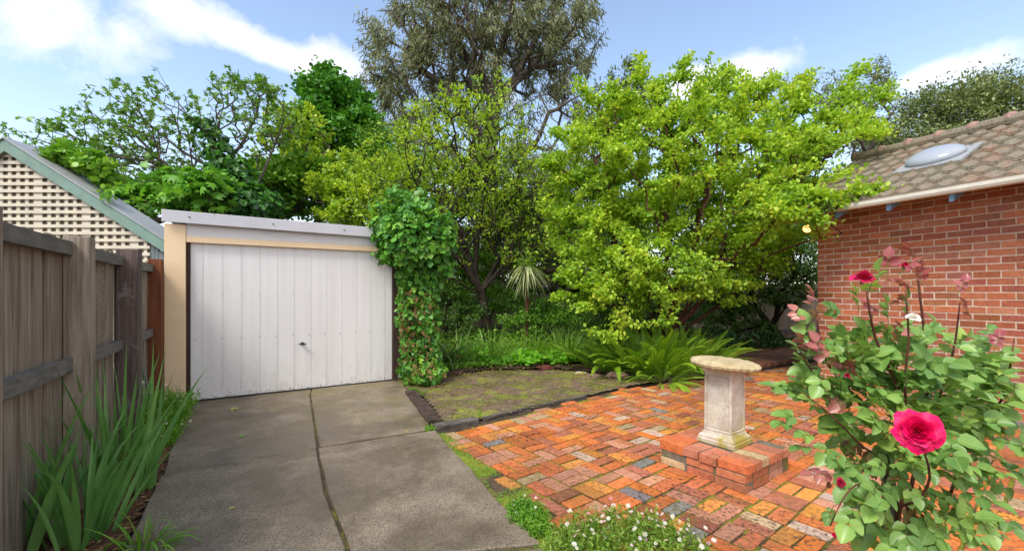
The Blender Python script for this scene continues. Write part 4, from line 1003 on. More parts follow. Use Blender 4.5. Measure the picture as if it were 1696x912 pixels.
simple_tree('evergreen_tree', 'distant dark evergreen closing the gap between the spiky palm and the bright shrub', 'tree', 930, 17, [E(900, 410, 17, 120, 75, 1.2), E(1000, 400, 17, 90, 80, 1.2), E(820, 440, 16.5, 80, 45, .8)], 420, 60, 'quad', .13, .5, LM['mid'], seed=174, spread=.25)
simple_tree('leafy_shrub', 'mid green shrub filling the gap before the back fence beside the spiky palm', 'shrub', 960, 12.3, [E(960, 450, 12.3, 60, 50, .6), E(1040, 470, 12.3, 70, 50, .6), E(830, 450, 12.4, 70, 45, .6), E(760, 450, 12.5, 60, 45, .6)], 330, 42, 'oval', .09, .5, LM['mid'], seed=175, spread=.12)
simple_tree('fine_leaved_shrub', 'grey-green fine-leaved shrub left of the bright shrub', 'shrub', 930, 11.8, [E(905, 380, 11.7, 65, 75, .9), E(950, 330, 11.8, 60, 80, .9), E(900, 300, 12, 50, 55, .8, .7), E(960, 430, 11.5, 40, 40, .6)], 420, 46, 'oval', .07, .42, LM['grey'], 'grey', seed=76, spread=.1, rt=.007, flat=1)
simple_tree('evergreen_tree', 'shaded dark tree directly behind the big bright shrub', 'tree', 1120, 13.5, [E(1080, 380, 13.5, 130, 110, 1.0), E(1230, 340, 13.5, 130, 110, 1.0), E(1350, 400, 13.2, 90, 100, .8), E(1080, 455, 13.3, 150, 50, .8)], 420, 60, 'quad', .13, .55, LM['hedge'], seed=77, spread=.2)
simple_tree('thin_tree', 'thin brownish tree poking up between the gum tree and the bright shrub', 'tree', 1040, 15, [E(1035, 150, 15, 40, 55, .8), E(1000, 185, 15, 50, 45, .8), E(1060, 200, 15, 50, 40, .8), E(990, 240, 15, 60, 50, .8)], 300, 20, 'lance', .16, .28, LM['olive'], 'brown', seed=78, spread=.08, rt=.009, flat=1)
simple_tree('wispy_tree', 'wispy thin-twigged tree behind the house gable', 'tree', 1430, 15, [E(1425, 190, 15, 55, 75, .9), E(1460, 130, 15, 20, 45, .5, 2), E(1375, 165, 15, 50, 45, .8), E(1290, 140, 15, 40, 25, .5)], 360, 16, 'lance', .11, .3, LM['grey'], 'grey', seed=79, spread=.07, rt=.006, flat=1, shell=.6)
simple_tree('grey_green_tree', 'dense grey-green tree above the tiled roof ridge', 'tree', 1540, 17, [E(1490, 230, 17, 70, 42, 1.5), E(1560, 205, 17, 70, 60, 1.5), E(1640, 190, 17, 80, 75, 1.5), E(1525, 170, 17, 30, 30, .8, .7), E(1720, 190, 17, 80, 80, 1.5)], 480, 62, 'quad', .16, .42, LM['grey'], seed=80, spread=.26)
simple_tree('hedge_bush', 'tall dark small-leaved hedge shading the raised terrace beside the house', 'hedge', 1275, 10.9, [E(1285, 425, 10.9, 85, 75, .6), E(1220, 470, 10.8, 70, 65, .6), E(1330, 470, 10.9, 45, 35, .4), E(1190, 520, 10.8, 50, 40, .5)], 520, 60, 'oval', .06, .55, LM['hedge'], seed=81, spread=.1, rt=.006)
simple_tree('leafy_shrub', 'small glossy shrub leaning over the shaded terrace fence', 'shrub', 1300, 11.0, [E(1298, 497, 10.6, 26, 13, .3), E(1270, 540, 10.7, 30, 22, .3)], 50, 26, 'oval', .085, .5, LM['hedge'], seed=82, spread=.07, rt=.006)
ivy_mass('ivy', 'low dark ivy spilling onto the back of the raised terrace', [E(1240, 562, 10.4, 60, 16, .35), E(1185, 560, 10.0, 35, 22, .4), E(1310, 568, 10.6, 50, 10, .3)], 1500, .065, LM['ivydark'], (5.5, 10.4, 0))
tree('vine', W(90, 300, 7.0), 'yellow-green vine creeping over the end of the pale green barge board', 'vine', [E(160, 285, 6.9, 42, 14, .2), E(120, 262, 6.9, 45, 20, .2), E(175, 322, 6.45, 12, 10, .06, 2), (W(208, 337, 6.5), (.10, .03, .05), 3)], 80, 22, 'round', .085, .9, LM['weed'], BK['green'], chains=[[W(90, 300, 7.0), W(110, 285, 7.0)]], seed=83, spread=.06, rt=.003)

# ---------- ivy over the right end of the garage
rng = np.random.default_rng(90)
def ge(l, d, z, rl, rd, rz, wt=1.0): return (gp(l, d, z), (rl*.9, max(rd, rl*.3), rz), wt)
topels = [E(628, 340, 6.9, 16, 14, .2, .6), E(745, 370, 7.0, 14, 22, .2, .5), E(735, 435, 7.0, 16, 22, .2, .5), E(660, 320, 7.0, 22, 14, .25, .6), E(625, 425, 6.8, 10, 12, .12, .5), E(700, 330, 7.0, 20, 18, .25, .5), E(672, 392, 6.75, 42, 50, .32, 1.3), E(712, 395, 6.9, 40, 48, .34, 1.2), E(640, 372, 6.8, 26, 26, .22, .8), E(680, 350, 6.9, 40, 22, .3, .8), E(648, 408, 6.75, 22, 22, .2, .8)]
colels = [E(690, 470, 6.95, 40, 40, .2), E(690, 530, 6.95, 40, 45, .2), E(690, 590, 6.9, 42, 40, .22), E(700, 615, 6.8, 40, 18, .3)]
iv = ivy_mass('ivy', 'thick green ivy covering the right-hand end of the garage from roof to ground', topels, 2000, .13, LM['ivy'], tuple(gp(3.05, -.05)), shell=.18,
  stems=[([gp(2.95, .05, 0), gp(3.0, .02, .8), gp(2.95, .03, 1.5), gp(2.9, 0, 2.2)], [.04, .035, .03, .02]), ([gp(3.3, .05, 0), gp(3.2, .05, .9), gp(3.25, .05, 1.7), gp(3.2, .0, 2.4)], [.03, .03, .025, .02]), ([gp(2.80, .0, 0), gp(2.82, -.02, .9), gp(2.84, -.02, 1.9)], [.02, .016, .012])])
P = sample_ellipsoids(colels, 3300, .3)
l_ = ((P[:, :2]-GA)@GU); P = P[l_ > DW+.06]; l_ = l_[l_ > DW+.06]
dryp = np.clip(.70-(l_-DW)*.85, .06, .5)*(P[:, 2] < 1.55)
isd = rng.random(len(P)) < dryp
base_n = -np.append(GN, 0)
for s, nm, mm, L_ in ((~isd, 'column_leaves', LM['ivy'], .092), (isd, 'dry_leaves', LM['dry'], .055)):
    q = P[s]; D = norm(rng.normal(0, .5, q.shape)+np.array((0, 0, -.8))); N = norm(base_n+rng.normal(0, .5, q.shape)+np.array((0, 0, .3)))
    Ls = L_*rng.uniform(.5, 1.3, len(q)); leaf_mesh(nm, q, D, N, Ls, Ls*.95, 'ivy', mm, iv, None, False)
mb = MB(); mb.box(gp(DW+.285, .10, 0), gp(.42, 0)-gp(0, 0), gp(0, .05)-gp(0, 0), (0, 0, 2.2)); mb.build('twig_mat', wood_mat('tangled_ivy_twigs', (.03, .02, .012), (.10, .06, .035), along=(30, 30, 30)), iv)

# ---------- blades
def blades(name, roots, dirs, L, Wd, m, parent, arch=.5, seg=6, twist=.3, cup=.15, smooth=True):
    n = len(roots); L = np.broadcast_to(L, (n,)); Wd = np.broadcast_to(Wd, (n,)); arch = np.broadcast_to(arch, (n,))
    p = roots.copy(); d = norm(dirs); side = norm(np.cross(d, np.array((0, 0, 1.))+rng.normal(0, twist, (n, 3))))
    V = []
    for i in range(seg+1):
        t = i/seg; w = Wd*(1-t**2.2)*(.75+.5*math.sin(math.pi*min(t*1.4, 1))*.6)+.0004
        nn = np.cross(side, d)
        V += [p-side*(w/2)[:, None]+nn*(w*cup)[:, None], p.copy(), p+side*(w/2)[:, None]+nn*(w*cup)[:, None]]
        p = p+d*(L/seg)[:, None]; d = norm(d+np.stack([np.zeros(n), np.zeros(n), -arch*(1+2*t)/seg], 1))
    V = np.stack(V, 1); k = V.shape[1]; f = []
    for i in range(seg): f += [(3*i, 3*i+1, 3*i+4, 3*i+3), (3*i+1, 3*i+2, 3*i+5, 3*i+4)]
    F = (np.array(f)[None]+(np.arange(n)*k)[:, None, None]).reshape(-1, 4)
    return np_mesh(name, V.reshape(-1, 3), F, m, parent, {'rnd': ('FACE', 'FLOAT', np.repeat(rng.random(n), len(f)))}, smooth)
def clump(name, label, cat, c, n, rad, L, Wd, m, lean=.5, arch=.6, lvar=.35, group=None, part='leaves', bias=(0, 0)):
    root = empty(name, tuple(c), label, cat, group); a = rng.uniform(0, 2*np.pi, n); q = np.sqrt(rng.random(n))
    roots = np.array(c)+np.stack([np.cos(a)*q*rad, np.sin(a)*q*rad, np.zeros(n)], 1)
    D = np.stack([np.cos(a)*q*lean+rng.normal(0, .12, n)+bias[0], np.sin(a)*q*lean+rng.normal(0, .12, n)+bias[1], np.ones(n)], 1)
    blades(part, roots, D, L*rng.uniform(1-lvar, 1+lvar*.5, n), Wd*rng.uniform(.55, 1.2, n), m, root, arch*rng.uniform(.2, 1.9, n))
    if n >= 40:
        k = max(4, n//6); blades('dry_leaves', roots[:k]*.9+np.array(c)*.1, D[:k]+rng.normal(0, .5, (k, 3)), L*rng.uniform(.3, .7, k), Wd*.6, LM['dry'], root, rng.uniform(1, 4, k))
    return root
rng = np.random.default_rng(100)
clump('iris_clump', 'tall clump of broad green iris blades at the foot of the dark lichened fence post', 'iris', (-2.86, 3.12, 0), 44, .20, .96, .048, LM['iris'], .24, .25, bias=(-.08, 0))
clump('iris_clump', 'iris clump leaning out over the driveway edge in the near left corner', 'iris', (-2.52, 2.50, 0), 36, .16, .76, .042, LM['iris'], .36, .5, bias=(-.02, .05))
clump('iris_clump', 'iris clump against the fence at the far left edge of the side bed', 'iris', (-2.85, 2.35, 0), 50, .25, .95, .048, LM['iris'], .4, .4)
r_ = clump('strap_leaf_clump', 'arching grassy clump spilling onto the concrete below the iris blades', 'grass clump', (-2.08, 2.42, 0), 50, .12, .32, .014, LM['weed'], 1.2, 2.2)
# back bed clumps
clump('strap_leaf_clump', 'dark yellow-streaked strap-leaved clump between the ivy and the fruit tree trunk', 'clivia', tuple(gpt(722, 608)), 90, .35, .80, .055, LM['strapdk'], 1.0, 1.3)
clump('strap_leaf_clump', 'grey-green narrow-leaved clump just left of the fruit tree trunk', 'agapanthus', tuple(G(760, 604)), 130, .35, .88, .026, LM['strap'], 1.0, 1.5)
clump('strap_leaf_clump', 'fine upright grassy clump in front of the fruit tree trunk', 'agapanthus', tuple(G(815, 600)), 200, .5, .90, .024, LM['strap'], .8, 1.1)
clump('strap_leaf_clump', 'dark green strap clump under the left side of the bright shrub', 'agapanthus', tuple(G(935, 597)), 160, .4, .95, .026, LM['strap'], .6, .9)
clump('strap_leaf_clump', 'thin grassy clump in the middle of the bed below the spiky plant', 'agapanthus', tuple(G(875, 598)), 180, .45, .78, .022, LM['fern'], .8, 1.2)
# spiky cordyline
cc_ = W(872, 440, 9.7); root = empty('spiky_palm', (cc_[0], cc_[1], 0.05), 'spiky cabbage palm with a skirt of hanging striped leaves, behind the bed', 'palm')
mb = MB(); mb.tube([(cc_[0], cc_[1], .05), (cc_[0]+.02, cc_[1], 1.2), cc_], [.055, .05, .045], 9); mb.build('trunk', BK['brown'], root)
n = 130; a = rng.uniform(0, 2*np.pi, n); el_ = rng.uniform(-1.25, -.2, n); D = np.stack([np.cos(a)*np.cos(el_), np.sin(a)*np.cos(el_), np.sin(el_)], 1)
blades('skirt_leaves', np.tile(cc_, (n, 1))+rng.normal(0, .03, (n, 3)), D, rng.uniform(.55, .90, n), .040, LM['cord'], root, .5)
n = 40; a = rng.uniform(0, 2*np.pi, n); el_ = rng.uniform(-.2, 1.3, n); D = np.stack([np.cos(a)*np.cos(el_), np.sin(a)*np.cos(el_), np.sin(el_)], 1)
blades('crown', np.tile(cc_, (n, 1))+rng.normal(0, .02, (n, 3)), D, rng.uniform(.35, .6, n), .03, LM['strap'], root, .8)
# low bush
simple_tree('low_bush', 'rounded low green bush below the spiky palm', 'bush', 905, 9.9, [E(905, 515, 9.9, 55, 25, .5), E(880, 530, 9.8, 50, 18, .4), E(945, 530, 9.7, 35, 20, .4)], 160, 34, 'oval', .06, .5, LM['mid'], seed=110, spread=.08, rt=.004)
simple_tree('low_bush', 'small dull green bush behind the fruit tree trunk', 'bush', 840, 11, [E(845, 500, 11, 45, 30, .5), E(800, 500, 11.3, 50, 35, .5)], 140, 30, 'oval', .06, .5, LM['mid'], seed=111, spread=.08, rt=.004)
simple_tree('low_bush', 'dark bush in the shade between the ivy column and the fruit tree', 'bush', 735, 10.5, [E(735, 490, 10.5, 55, 55, .5), E(765, 520, 10.4, 40, 40, .5)], 200, 34, 'oval', .07, .4, LM['hedge'], seed=112, spread=.09, rt=.005)
simple_tree('low_bush', 'dark low bush beneath the middle of the bright shrub', 'bush', 1010, 9.6, [E(1010, 530, 9.6, 60, 40, .5), E(1120, 530, 9.9, 80, 40, .5)], 200, 34, 'oval', .06, .5, LM['hedge'], seed=113, spread=.09, rt=.005)

# ---------- ferns
def fern(label, c, n, L, lean=(0, 0), up=1.0, group='fern clumps in the bed', m='fern', rad=.12, pairs=26, droop=.9):
    root = empty('fern', tuple(c), label, 'fern', group); V = []; F = []; rn = []; mb = MB()
    for i in range(n):
        a = random.uniform(0, 2*math.pi); q = math.sqrt(random.random()); le = L*random.uniform(.6, 1.12)
        p = np.array(c)+np.array((math.cos(a)*rad*q, math.sin(a)*rad*q, 0)); d = np.array((math.cos(a)*(.2+.9*q)+lean[0], math.sin(a)*(.2+.9*q)+lean[1], up*random.uniform(.8, 1.3))); d /= np.linalg.norm(d)
        sd = np.cross(d, (0, 0, 1)); sd /= np.linalg.norm(sd)+1e-9; tw = random.uniform(-.7, .7); nn = np.cross(sd, d); sd = sd*math.cos(tw)+nn*math.sin(tw); r0 = random.random(); dr = droop*random.uniform(.4, 1.4)
        pts = [p.copy()]
        for k in range(pairs):
            t = (k+1)/pairs; st = le/pairs; p = p+d*st; d = d+np.array((0, 0, -dr*(0.5+1.6*t)/pairs)); d /= np.linalg.norm(d); pts.append(p.copy())
            if t < .12: continue
            pw = le*.068*math.sin(math.pi*min(1, (t-.08)*.95+.05))**.55*(1.05-.3*t) if t < .97 else le*.012
            nn = np.cross(sd, d)
            for s in (-1, 1):
                b0 = len(V); tip = p+sd*s*pw+d*pw*.35-nn*pw*.15+np.random.default_rng(i*97+k).normal(0, .002, 3)
                V += [p-d*st*.42, p+d*st*.42, tip+d*st*.18, tip-d*st*.28]; F.append((b0, b0+1, b0+2, b0+3)); rn.append(min(1, max(0, r0*.6+t*.4+random.uniform(-.1, .1))))
        mb.tube(pts[::5]+[pts[-1]], [.0035]*len(pts[::5])+[.001], 4)
    np_mesh('fronds', V, np.array(F), LM[m], root, {'rnd': ('FACE', 'FLOAT', rn)}); mb.build('stalks', BK['green'], root)
random.seed(7)
fern('big upright fern clump at the centre, just left of the stone pedestal', G(1085, 622), 160, .95, (0, -.12), 1.25, rad=.42, droop=.9)
fern('fern clump spreading right towards the shaded terrace behind the pedestal', G(1145, 618), 100, .92, (.12, -.15), 1.1, rad=.34, droop=.95)
fern('fern clump on the left flank of the biggest fern, over the rough lawn edge', G(1010, 616), 85, .88, (-.12, -.15), 1.1, rad=.32, droop=.95)
fern('light green fern with low fronds arching over the brick paving', G(1100, 634), 28, .60, (0, -.5), .55, rad=.15)
fern('small upright fern at the far left end of the fern row', G(945, 606), 28, .75, (-.1, -.1), 1.3, rad=.15)
fern('single small fern in the middle of the round-leaved ground cover', G(845, 606), 9, .52, (0, -.2), 1.1, rad=.06)
fern('little fern sprouting close beside the rounded low green bush', G(905, 600), 12, .55, (0, 0), 1.3, rad=.1)
fern('dark fern deep in the shade under the bright shrub stems', G(1065, 592), 40, .95, (0, -.1), 1.5, rad=.3)
fern('fern in front of the hedge, half in shade right of the bright shrub', G(1185, 596), 26, .62, (0, -.1), 1.0, rad=.2)

# ---------- stuff
def scatter(poly, n, z=None):
    a = np.array(poly)[:, :2]; lo = a.min(0); hi = a.max(0); out = []
    while sum(len(o) for o in out) < n:
        q = rng.uniform(lo, hi, (n*2, 2)); out.append(q[poly_in(q[:, 0], q[:, 1], poly)])
    return np.concatenate(out)[:n]
rng = np.random.default_rng(120)
def stuff_leaves(name, poly, n, L, tpl, lm, z0, z1, label, cat, Wr=1.0, tilt=.5, mask=None):
    q = scatter(poly, n)
    if mask: q = q[np.array([mask(x, y) for x, y in q])]
    hgt = np.array([max(0, mnoise.noise((x*2.2, y*2.2, 1))+.5) for x, y in q])
    z = z0+(z1-z0)*hgt*rng.random(len(q))**.4; P = np.concatenate([q, z[:, None]], 1)
    D = norm(np.concatenate([rng.normal(0, 1, (len(q), 2)), rng.normal(.1, .3, (len(q), 1))], 1)); N = norm(rng.normal(0, tilt, P.shape)+np.array((0, -.35, 1.)))
    Ls = L*rng.uniform(.5, 1.3, len(q)); o = leaf_mesh(name, P, D, N, Ls, Ls*Wr, tpl, lm, None); return tag(o, label, cat, None, 'stuff')
GCp = [G(735, 603)[:2], G(800, 609)[:2], G(880, 612)[:2], G(970, 609)[:2], G(1000, 600)[:2], (2.2, 9.8), (-1.2, 10.2), (-1.6, 8.9)]
stuff_leaves('ground_cover', GCp, 9500, .085, 'round', LM['ground'], .08, .28, 'round-leaved bright green ground cover along the front of the bed', 'ground cover', 1.0)
stuff_leaves('ground_cover', [G(690, 622)[:2], G(790, 615)[:2], G(860, 611)[:2], (-.3, 9.0), (-1.9, 8.6), (-2.0, 7.4)], 3000, .055, 'ivy', LM['weed'], .05, .16, 'pale ivy and weed seedlings between the sleeper and the round-leaved ground cover', 'ground cover')
stuff_leaves('leaf_litter', [(-1.6, 7.0), (-.5, 7.3), (.5, 8.0), (3.0, 7.7), (3.2, 8.8), (-.5, 9.0), (-2, 8.2)], 900, .045, 'oval', LM['dry'], .06, .11, 'dry brown leaf litter along the foot of the garden bed', 'leaf litter', .5, .8)
stuff_leaves('undergrowth', [(-2.2, 9.5), (2.6, 9.2), (5.3, 10.0), (5.3, 12.6), (-4, 12.6)], 12000, .09, 'oval', LM['mid'], .1, .60, 'mixed leafy undergrowth at the back of the bed against the fence', 'undergrowth', .5, .8)
# lawn tufts
q = scatter(LAWN, 42000); k = np.array([mnoise.noise((x*2.6, y*2.6, 4))+.5*mnoise.noise((x*8, y*8, 2)) for x, y in q]) > .02; q = q[k]
zz = lawn_z(q[:, 0:1], q[:, 1:2])[:, 0]; P = np.concatenate([q, zz[:, None]], 1)
o = blades('grass', P, np.concatenate([rng.normal(0, .8, (len(q), 2)), np.ones((len(q), 1))], 1), rng.uniform(.010, .036, len(q)), .005, LM['moss'], None, .8, 2)
tag(o, 'patchy mossy short grass on the bare lawn patch', 'grass', None, 'stuff')
stuff_leaves('fallen_twigs', LAWN, 4500, .04, 'lance', LM['dry'], .025, .035, 'small dry leaves and bark bits scattered on the lawn patch', 'leaf litter', .25, .3)
# moss and tiny weeds in the paving and strip
q = scatter(MS, 9000); k = np.array([mnoise.noise((x*5, y*5, 7)) for x, y in q]) > -.02; q = q[k]
P = np.concatenate([q, np.full((len(q), 1), -.004)], 1)
o = blades('moss', P, np.concatenate([rng.normal(0, .8, (len(q), 2)), np.ones((len(q), 1))], 1), rng.uniform(.008, .03, len(q)), .004, LM['weed'], None, .8, 2)
tag(o, 'green moss and tiny weeds in the strip between driveway and paving', 'moss', None, 'stuff')
q = scatter(PAVE, 60000); q = q[(q[:, 1] < 6)]
loc = (q-np.array((.04, .03)))@np.stack([U, Vv], 1)/cs; fr = np.abs(loc-np.round(loc)); k = (np.max(fr, 1) > .465) & (np.array([mnoise.noise((x*1.7, y*1.7, 3)) for x, y in q]) > -.05); q = q[k]
P = np.concatenate([q, np.full((len(q), 1), -.008)], 1)
o = blades('moss', P, np.concatenate([rng.normal(0, .8, (len(q), 2)), np.ones((len(q), 1))], 1), rng.uniform(.006, .02, len(q)), .004, LM['moss'], None, .8, 2)
tag(o, 'moss growing in the joints of the brick paving', 'moss', None, 'stuff')
stuff_leaves('mulch_chips', SB, 2600, .035, 'oval', LM['dry'], .0, .02, 'brown leaf mulch in the side bed along the driveway', 'mulch', .45, .5)

# ---------- daisies and weeds
def flowers(name, P, N, r, m, parent, yolk=True, np_=11):
    V = []; F = []; rn = []
    for p, nn in zip(P, N):
        a = np.cross(nn, (0, 0, 1) if abs(nn[2]) < .9 else (1, 0, 0)); a /= np.linalg.norm(a); b = np.cross(nn, a); rr = r*random.uniform(.75, 1.2); r1 = random.random()
        for k in range(np_):
            t = 2*math.pi*k/np_+random.uniform(-.1, .1); d = a*math.cos(t)+b*math.sin(t); s = a*-math.sin(t)+b*math.cos(t); i = len(V)
            V += [p+d*rr*.2-s*rr*.10, p+d*rr-s*rr*.2+nn*rr*.15, p+d*rr*1.05+s*rr*.1+nn*rr*.15, p+d*rr*.2+s*rr*.10]; F.append((i, i+1, i+2, i+3)); rn.append(r1)
    o = np_mesh(name, V, np.array(F), m, parent, {'rnd': ('FACE', 'FLOAT', rn)}); o['kind'] = 'stuff'
    if yolk:
        mb = MB()
        for p, nn in zip(P, N): mb.tube([p, p+nn*r*.3], [r*.36, r*.2], 6)
        y = mb.build(name.replace('flowers', 'flower_centres'), LM['yolk'], parent); y['kind'] = 'stuff'
def herb(name, label, cat, poly, n, h, m, L, nfl, nlv=9, fl=('petal_white', 'petal_pink'), r=.011, zfun=None, ftop=1.12):
    c = np.mean(np.array(poly)[:, :2], 0); root = empty(name, (c[0], c[1], 0), label, cat)
    q = scatter(poly, n); d0 = np.array([max(.25, 1-np.linalg.norm((p-c)/(np.ptp(np.array(poly)[:, :2], axis=0)/2+.01))**2*.6) for p in q])
    hh = h*d0*rng.uniform(.55, 1.15, n); P = np.concatenate([q, np.zeros((n, 1))], 1)
    D = np.concatenate([rng.normal(0, .4, (n, 2)), np.ones((n, 1))], 1)
    blades('stems', P, D, hh, .0022, m, root, .3, 4, cup=.4)
    i = rng.integers(0, n, n*nlv); t = rng.random(n*nlv)[:, None]**.7; Pl = P[i]+norm(D)[i]*(hh[i][:, None])*t; Dl = norm(rng.normal(0, 1, Pl.shape)+np.array((0, 0, .5))); Nl = norm(rng.normal(0, .6, Pl.shape)+np.array((0, 0, 1)))
    Ls = L*rng.uniform(.6, 1.3, len(Pl)); leaf_mesh('leaves', Pl, Dl, Nl, Ls, Ls*.34, 'oval', m, root)
    if nfl:
        s = rng.choice(n, nfl, replace=False); Pf = P[s]+norm(D)[s]*hh[s][:, None]*ftop+np.array((0, 0, .01)); Nf = norm(rng.normal(0, .5, Pf.shape)+np.array((0, -.5, 1.)))
        k = int(nfl*.72); flowers('white_flowers', Pf[:k], Nf[:k], r, LM[fl[0]], root); flowers('pink_flowers', Pf[k:], Nf[k:], r*.8, LM[fl[1]], root, False, 8)
    return root
rng = np.random.default_rng(130)
herb('daisy_clump', 'wide clump of small white and pink daisies on the near edge of the paving', 'daisies', [G(895, 925)[:2], G(925, 880)[:2], G(985, 872)[:2], G(1070, 868)[:2], G(1130, 892)[:2], G(1180, 930)[:2], (.95, 1.75), (.3, 1.8)], 1300, .19, LM['erig'], .026, 150, 9, r=.012)
herb('weed_clump', 'bright green leafy weed between the driveway and the paving, no flowers', 'weeds', [G(838, 840)[:2], G(865, 832)[:2], G(900, 858)[:2], G(912, 885)[:2], G(880, 892)[:2], G(850, 870)[:2]], 420, .11, LM['weed'], .02, 8, 9, r=.008)
herb('daisy_clump', 'leafy daisy clump with tiny white flowers below the cream garage post', 'daisies', [(-4.25, 5.15), (-4.02, 5.35), (-3.45, 4.45), (-3.2, 4.05), (-3.55, 4.0), (-4.05, 4.7)], 1100, .42, LM['weed'], .034, 110, 10, r=.013, ftop=1.15)
herb('weed_clump', 'tiny green weed at the corner of the sleeper and the driveway', 'weeds', [(-.93, 4.62), (-.84, 4.60), (-.80, 4.50), (-.9, 4.48)], 30, .05, LM['weed'], .03, 0, 5)
herb('weed_clump', 'low weeds beside the long sleeper near the garage corner', 'weeds', [(-1.6, 6.5), (-1.3, 6.3), (-1.2, 6.0), (-1.4, 5.95)], 60, .05, LM['weed'], .035, 0, 5)
# grass sprig
clump('grass_tuft', 'single pale green grass sprig at the edge of the lawn patch', 'grass tuft', tuple(G(795, 692)), 5, .02, .17, .012, LM['weed'], .2, .2)
# loose bits
def rock(label, c, r, m, sc=(1, .7, .5), cat='rock', name='rock'):
    bm = bmesh.new(); bmesh.ops.create_icosphere(bm, subdivisions=3, radius=1)
    for v in bm.verts:
        d = 1+.35*mnoise.noise(v.co*1.3+Vector((c[0]*5, c[1]*5, 0)))+.1*mnoise.noise(v.co*5); v.co = Vector((v.co.x*sc[0]*r*d, v.co.y*sc[1]*r*d, v.co.z*sc[2]*r*d))
    me = bpy.data.meshes.new(name); bm.to_mesh(me); bm.free(); me.materials.append(m); o = link(bpy.data.objects.new(name, me)); o.location = (c[0], c[1], r*sc[2]*.5); return tag(o, label, cat)
M['redrock'] = brick_mat('broken_brick', .4); 
rockm = soil_mat('brown_rock', (.12, .07, .05), (.28, .19, .14)); 
rock('broken brown rock at the left foot of the fern clumps', G(1025, 628, .0), .17, rockm, (1.1, .6, .55))
rock('flat pale stone in front of the fern row', G(962, 619), .09, M['stone'], (1.3, .6, .35))
rock('small flat brown stone beside the broken rock', G(985, 624), .12, rockm, (1.2, .7, .3))
rock('dark red broken brick end on the back edge of the lawn patch', G(903, 612), .13, plain_mat('dark_red_brick', (.13, .03, .02), .8, var=.4), (1.2, .6, .45), 'brick', 'loose_brick')
for lab, px, py, s, mm in (('pale yellow-green fallen leaf lying on the driveway near the garage door', 383, 679, .085, 'vari'), ('green fallen leaf on the driveway slab nearest the garage', 397, 725, .045, 'weed'), ('small yellow fallen leaf on the near left driveway slab', 380, 845, .03, 'vari'), ('small brown fallen leaf on the driveway joint near the sleeper', 672, 716, .05, 'dry')):
    p = G(px, py)+np.array((0, 0, .018)); o = leaf_mesh('fallen_leaf', p[None], np.array([[.8, .5, .05]]), np.array([[.1, -.2, 1.]]), s, s*.8, 'ivy', LM[mm], None); tag(o, lab, 'leaf')
q = scatter([(-3.7, 5.2), (-2.2, 2.6), (0, 2.6), (-1.0, 4.6), (-1.8, 6.6)], 50); P = np.concatenate([q, np.full((50, 1), .014)], 1)
o = leaf_mesh('leaf_litter', P, norm(rng.normal(0, 1, (50, 3))*np.array((1, 1, .05))), norm(rng.normal(0, .1, (50, 3))+np.array((0, 0, 1))), rng.uniform(.01, .024, 50), .012, 'oval', LM['dry'], None); tag(o, 'tiny dry leaf scraps on the concrete driveway', 'leaf litter', None, 'stuff')

# ================================================================== ROSE BUSH
rng = np.random.default_rng(200); random.seed(200)
RB = np.array((1.17, 1.36, 0.))
rose = empty('rose_bush', tuple(RB), 'red-flowered rose bush with reddish new shoots in the near right corner', 'rose bush')
def rp(px, py, Z): return W(px, py, Z)
canes = [
 ([RB, rp(1470, 860, 1.33), rp(1468, 760, 1.32), rp(1440, 690, 1.32), rp(1400, 640, 1.33), rp(1365, 590, 1.35), rp(1352, 520, 1.36)], .011),
 ([RB+.02, rp(1490, 840, 1.30), rp(1500, 740, 1.26), rp(1485, 640, 1.24), rp(1450, 560, 1.22), rp(1435, 480, 1.2)], .010),
 ([RB-.02, rp(1500, 860, 1.38), rp(1530, 720, 1.4), rp(1535, 600, 1.38), rp(1525, 500, 1.36), rp(1515, 420, 1.35)], .010),
 ([RB+.01, rp(1480, 880, 1.25), rp(1520, 830, 1.15), rp(1540, 790, 1.05), rp(1528, 740, 1.02)], .007),
 ([rp(1468, 760, 1.32), rp(1430, 740, 1.25), rp(1380, 690, 1.2), rp(1330, 650, 1.22)], .005),
 ([rp(1485, 820, 1.3), rp(1430, 800, 1.2), rp(1400, 820, 1.15), rp(1375, 870, 1.15)], .004),
 ([rp(1500, 740, 1.26), rp(1500, 620, 1.2), rp(1505, 560, 1.18), rp(1500, 480, 1.16)], .005),
 ([RB+.03, rp(1560, 860, 1.4), rp(1610, 720, 1.4), rp(1640, 600, 1.38)], .009),
 ([rp(1610, 720, 1.4), rp(1660, 660, 1.3), rp(1680, 560, 1.3)], .006),
 ([rp(1530, 720, 1.4), rp(1575, 600, 1.35), rp(1590, 500, 1.33)], .006),
 ([rp(1400, 640, 1.33), rp(1350, 620, 1.3), rp(1320, 570, 1.3)], .004),
]
mb = MB()
for pts, r in canes:
    k = len(pts); 
    # smooth
    P_ = []
    for i in range(k-1):
        for s in (0, .33, .66): 
            p0 = pts[max(i-1, 0)]; p1 = pts[i]; p2 = pts[i+1]; p3 = pts[min(i+2, k-1)]
            P_.append(.5*((2*p1)+(-p0+p2)*s+(2*p0-5*p1+4*p2-p3)*s*s+(-p0+3*p1-3*p2+p3)*s**3))
    P_.append(pts[-1]); m_n = len(P_)
    mb.tube(P_, [r*.62*(1-.72*i/(m_n-1))+.0008 for i in range(m_n)], 7)
mb.build('stems', BK['redstem'], rose, True)
mb = MB(); mb.tube([RB+np.array((0, 0, -.05)), RB+np.array((.005, 0, .15)), rp(1478, 900, 1.34), rp(1472, 800, 1.33), rp(1466, 730, 1.32)], [.03, .026, .022, .018, .013], 10); mb.build('old_stem', BK['grey'], rose, True)
